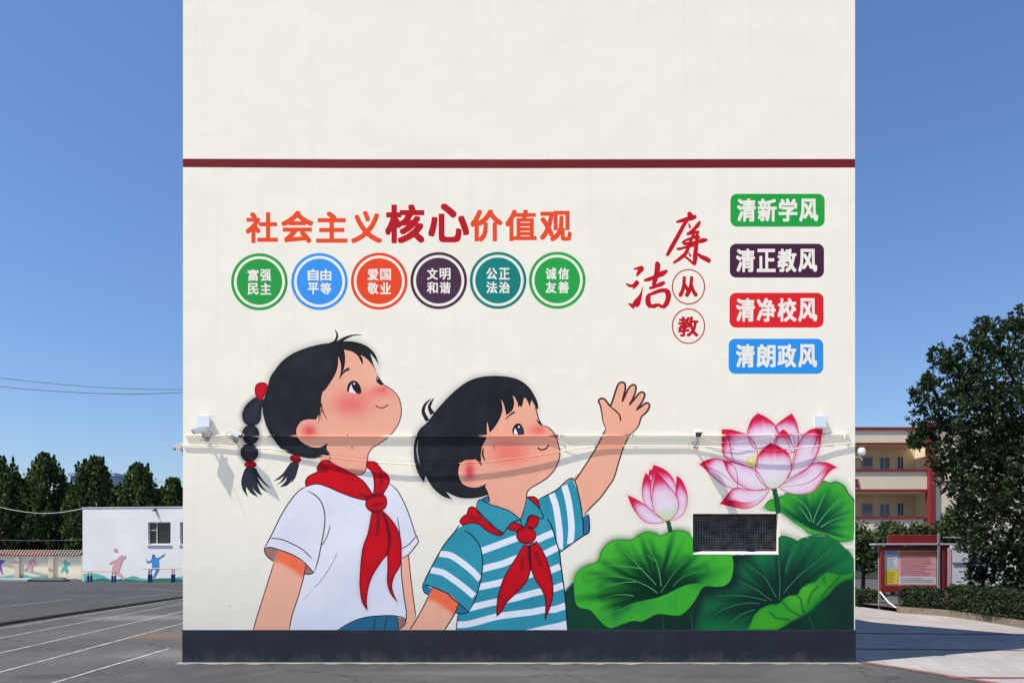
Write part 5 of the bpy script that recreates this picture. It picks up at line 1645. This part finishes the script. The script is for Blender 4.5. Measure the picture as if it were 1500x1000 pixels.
def hedge(name, p0, p1, hgt, dep, lab, mat, n, size=.075, z0=.12):
    p0, p1 = Vector(p0), Vector(p1)
    t = tag(empty(name, (p0.x, p0.y, z0)), lab, "hedge" if name == "clipped_hedge" else "shrub")
    d = p1 - p0; d.z = 0; L = d.length; u = np.array(d.normalized()); v = np.array((-u[1], u[0], 0))
    a = RNG.uniform(0, L, n); b_ = RNG.uniform(0, dep, n); c = RNG.uniform(.04, hgt, n)
    face = RNG.integers(0, 5, n)
    wob = .05 * np.sin(a * 2.3) + .04 * np.sin(a * 5.1 + 1)
    b_ = np.where(face <= 1, RNG.normal(.04, .05, n) + wob * .6, b_); c = np.where((face == 2) | (face == 3), hgt + wob + RNG.normal(-.03, .04, n), c)
    pts = u * a[:, None] + v * b_[:, None] + np.array((0, 0, 1)) * c[:, None]
    leaves("foliage", pts, size, mat, t, .6)
    mb = MB()
    k = .2
    while k < L:
        q_ = u * k + v * dep / 2
        mb.tube([(q_[0], q_[1], -.02), (q_[0] + .03, q_[1], hgt * .8)], [.02, .008], 5); k += .35
    mb.build("stem", M_BARK, t)
h0, h1 = bed[2], bed[-1]
hedge("clipped_hedge", (h0.x + .05, h0.y + .25, 0), (h1.x + .3, h1.y + .3, 0), .62, .9, "dark clipped hedge behind the tan kerb under the big tree", M_HEDGE, 15000)
hb = bed[0]
hedge("clipped_hedge", (hb.x + .1, hb.y + .2, 0), (h0.x, h0.y + .25, 0), .5, .8, "thin hedge of small bushes in front of the notice board", M_HEDGE, 4200)
hedge("clipped_hedge", (gnd(1236, 884).x, gnd(1236, 884).y + .1, 0), (hb.x + .05, hb.y + 2.4, 0), .42, .8, "low hedge between the gable corner and the notice board", M_HEDGE, 4200, .08, 0.0)

def bush(px, py, rpx, D, lab, n, zb=0):
    c = at(px, py, D)
    t = tag(empty("leafy_shrub", (c.x, c.y, zb)), lab, "shrub", "shrubs behind the notice board")
    R0 = rpx * D / F; H_ = c.z + R0
    pts = []
    cl = []
    for k in range(46):
        v = RNG.normal(size=3); v /= np.linalg.norm(v)
        cl.append(np.array((0, 0, c.z - zb)) + v * R0 * RNG.uniform(.3, 1) * np.array((1, .8, 1.1)))
    for q_ in cl: pts.append(q_ + RNG.normal(size=(n // 46, 3)) * R0 * .16)
    leaves("crown", np.concatenate(pts), .2, M_SHRUB, t, .5)
    mb = MB(); mb.tube([(0, 0, 0), (.05, 0, c.z - zb)], [.09, .04], 7)
    for q_ in cl[::6]: mb.tube([(0, 0, (c.z - zb) * .5), tuple(q_)], [.04, .012], 5)
    mb.build("trunk", M_BARK, t)
bush(1264, 805, 32, 30, "leafy green shrub hard against the gable's right edge", 3000)
bush(1308, 790, 27, 31, "leafy green shrub behind the notice board's left half", 2400)
bush(1352, 790, 28, 32, "leafy green shrub behind the notice board's right half", 2400)
bush(1400, 780, 32, 31, "leafy green shrub above the white hoarding", 2600)

# notice board
DN = 22.0
nb = tag(empty("notice_board"), "red framed notice board with pink and yellow posters under a thin canopy", "notice board")
yn = DN - WD
nx = lambda p: at(p, 0, DN).x
nz = lambda p: at(0, p, DN).z
M_REDF = simple("red_metal_frame", (.22, .022, .025), .45, .1, 3)
mb = MB()
mb.bar((nx(1289), yn - .06, nz(867)), (nx(1383), yn + .06, nz(857)), .01)
mb.bar((nx(1289), yn - .06, nz(856.8)), (nx(1294.5), yn + .06, nz(800.2)), .01)
mb.bar((nx(1374.5), yn - .06, nz(856.8)), (nx(1383), yn + .06, nz(800.2)), .01)
mb.bar((nx(1294.7), yn - .06, nz(805.5)), (nx(1374.3), yn + .06, nz(800.2)), .01)
mb.build("frame", M_REDF, nb)
MB().bar((nx(1294.7), yn - .0, nz(856.8)), (nx(1374.3), yn + .05, nz(805.7))).build("backing", simple("board_white", (.62, .62, .66), .6, .05, 4), nb)
mb = MB(); mb.bar((nx(1279), yn - .10, nz(798)), (nx(1401), yn + .25, nz(795.6)), .01); mb.build("canopy", simple("canopy_sheet", (.42, .40, .46), .5, .1, 3), nb)
MB().bar((nx(1300), yn - .03, nz(795.4)), (nx(1372), yn + .03, nz(783)), .01).build("header_panel", M_REDF, nb)
for (pa, pb_, ya, yb2, c) in ((1295.5, 1315, 855, 834, (.75, .58, .06)), (1295.5, 1315, 833, 812, (.66, .68, .74)), (1317, 1371, 843, 813, (.80, .36, .40)), (1317, 1371, 855.5, 843.5, (.66, .62, .66)), (1317, 1371, 812.6, 807.5, (.68, .22, .06)), (1295.5, 1315, 811.6, 806.4, (.25, .40, .62))):
    po = MB().bar((nx(pa), yn - .012, nz(ya)), (nx(pb_), yn - .002, nz(yb2))).build("poster", simple("poster_paper", c, .6, .06, 5), nb)
    mb = MB(); yv = yb2 + 2.6
    while yv < ya - 2 and ya - yb2 > 8:
        xe = random.uniform(.6, .96)
        mb.bar((nx(pa + 2), yn - .0155, nz(yv + .7)), (nx(pa + (pb_ - pa) * xe), yn - .0125, nz(yv))); yv += 2.5
    if mb.v: mb.build("print", simple("poster_print", tuple(q_ * .55 for q_ in c), .6, .1, 5), po)
MB().bar((nx(1371), yn - .10, .1), (nx(1374.3), yn - .062, nz(781)), .004).build("post", simple("grey_post", (.24, .25, .26), .4, .1, 3), nb)
MB().bar((nx(1383.2), yn - .03, .1), (nx(1387), yn + .03, nz(797.9)), .004).build("post", M_REDF, nb)
MB().bar((nx(1288.8), yn + .07, .0), (nx(1292), yn + .11, nz(797.9)), .004).build("post", simple("grey_post", (.24, .25, .26), .4, .1, 3), nb)
MB().tube([(nx(1287), yn - .08, nz(866)), (nx(1289), yn - .5, .25), (nx(1294), yn - 1.0, .02)], .02, 8).build("stay", M_WHITEPLASTIC, nb)

# white hoarding
DH = 23.0
hz = lambda p: at(0, p, DH).z
hxx = lambda p: at(p, 0, DH).x
yh = DH - WD
ho = tag(empty("white_hoarding"), "plain white hoarding panel right of the notice board with one pinkish end strip", "hoarding")
MB().bar((hxx(1393), yh, .1), (hxx(1470), yh + .06, hz(797)), .005).build("panel", simple("white_sheet", (.66, .68, .72), .6, .05, 2), ho)
MB().bar((hxx(1384), yh - .02, .3), (hxx(1392.8), yh + .03, hz(802)), .005).build("end_strip", simple("pink_sheet", (.62, .36, .40), .6, .08, 2), ho)
MB().tube([(hxx(1376), yh - .2, hz(787)), (hxx(1475), yh - .2, hz(787.5))], .02, 8).build("top_rail", M_METAL, ho)
mb = MB()
for px in (1420, 1445): mb.bar((hxx(px), yh - .010, .1), (hxx(px) + .03, yh - .002, hz(797.2)))
for (px, py, w_, h_) in ((1404, 826, 4, 1.2), (1404, 835, 5, 1.2), (1425, 850, 6, 2), (1426, 856, 5, 2), (1400, 850, 8, .7)):
    mb.bar((hxx(px), yh - .010, hz(py + h_)), (hxx(px + w_), yh - .002, hz(py)))
mb.build("smudge", simple("grey_smudge", (.42, .43, .46), .7, .1, 3), ho)
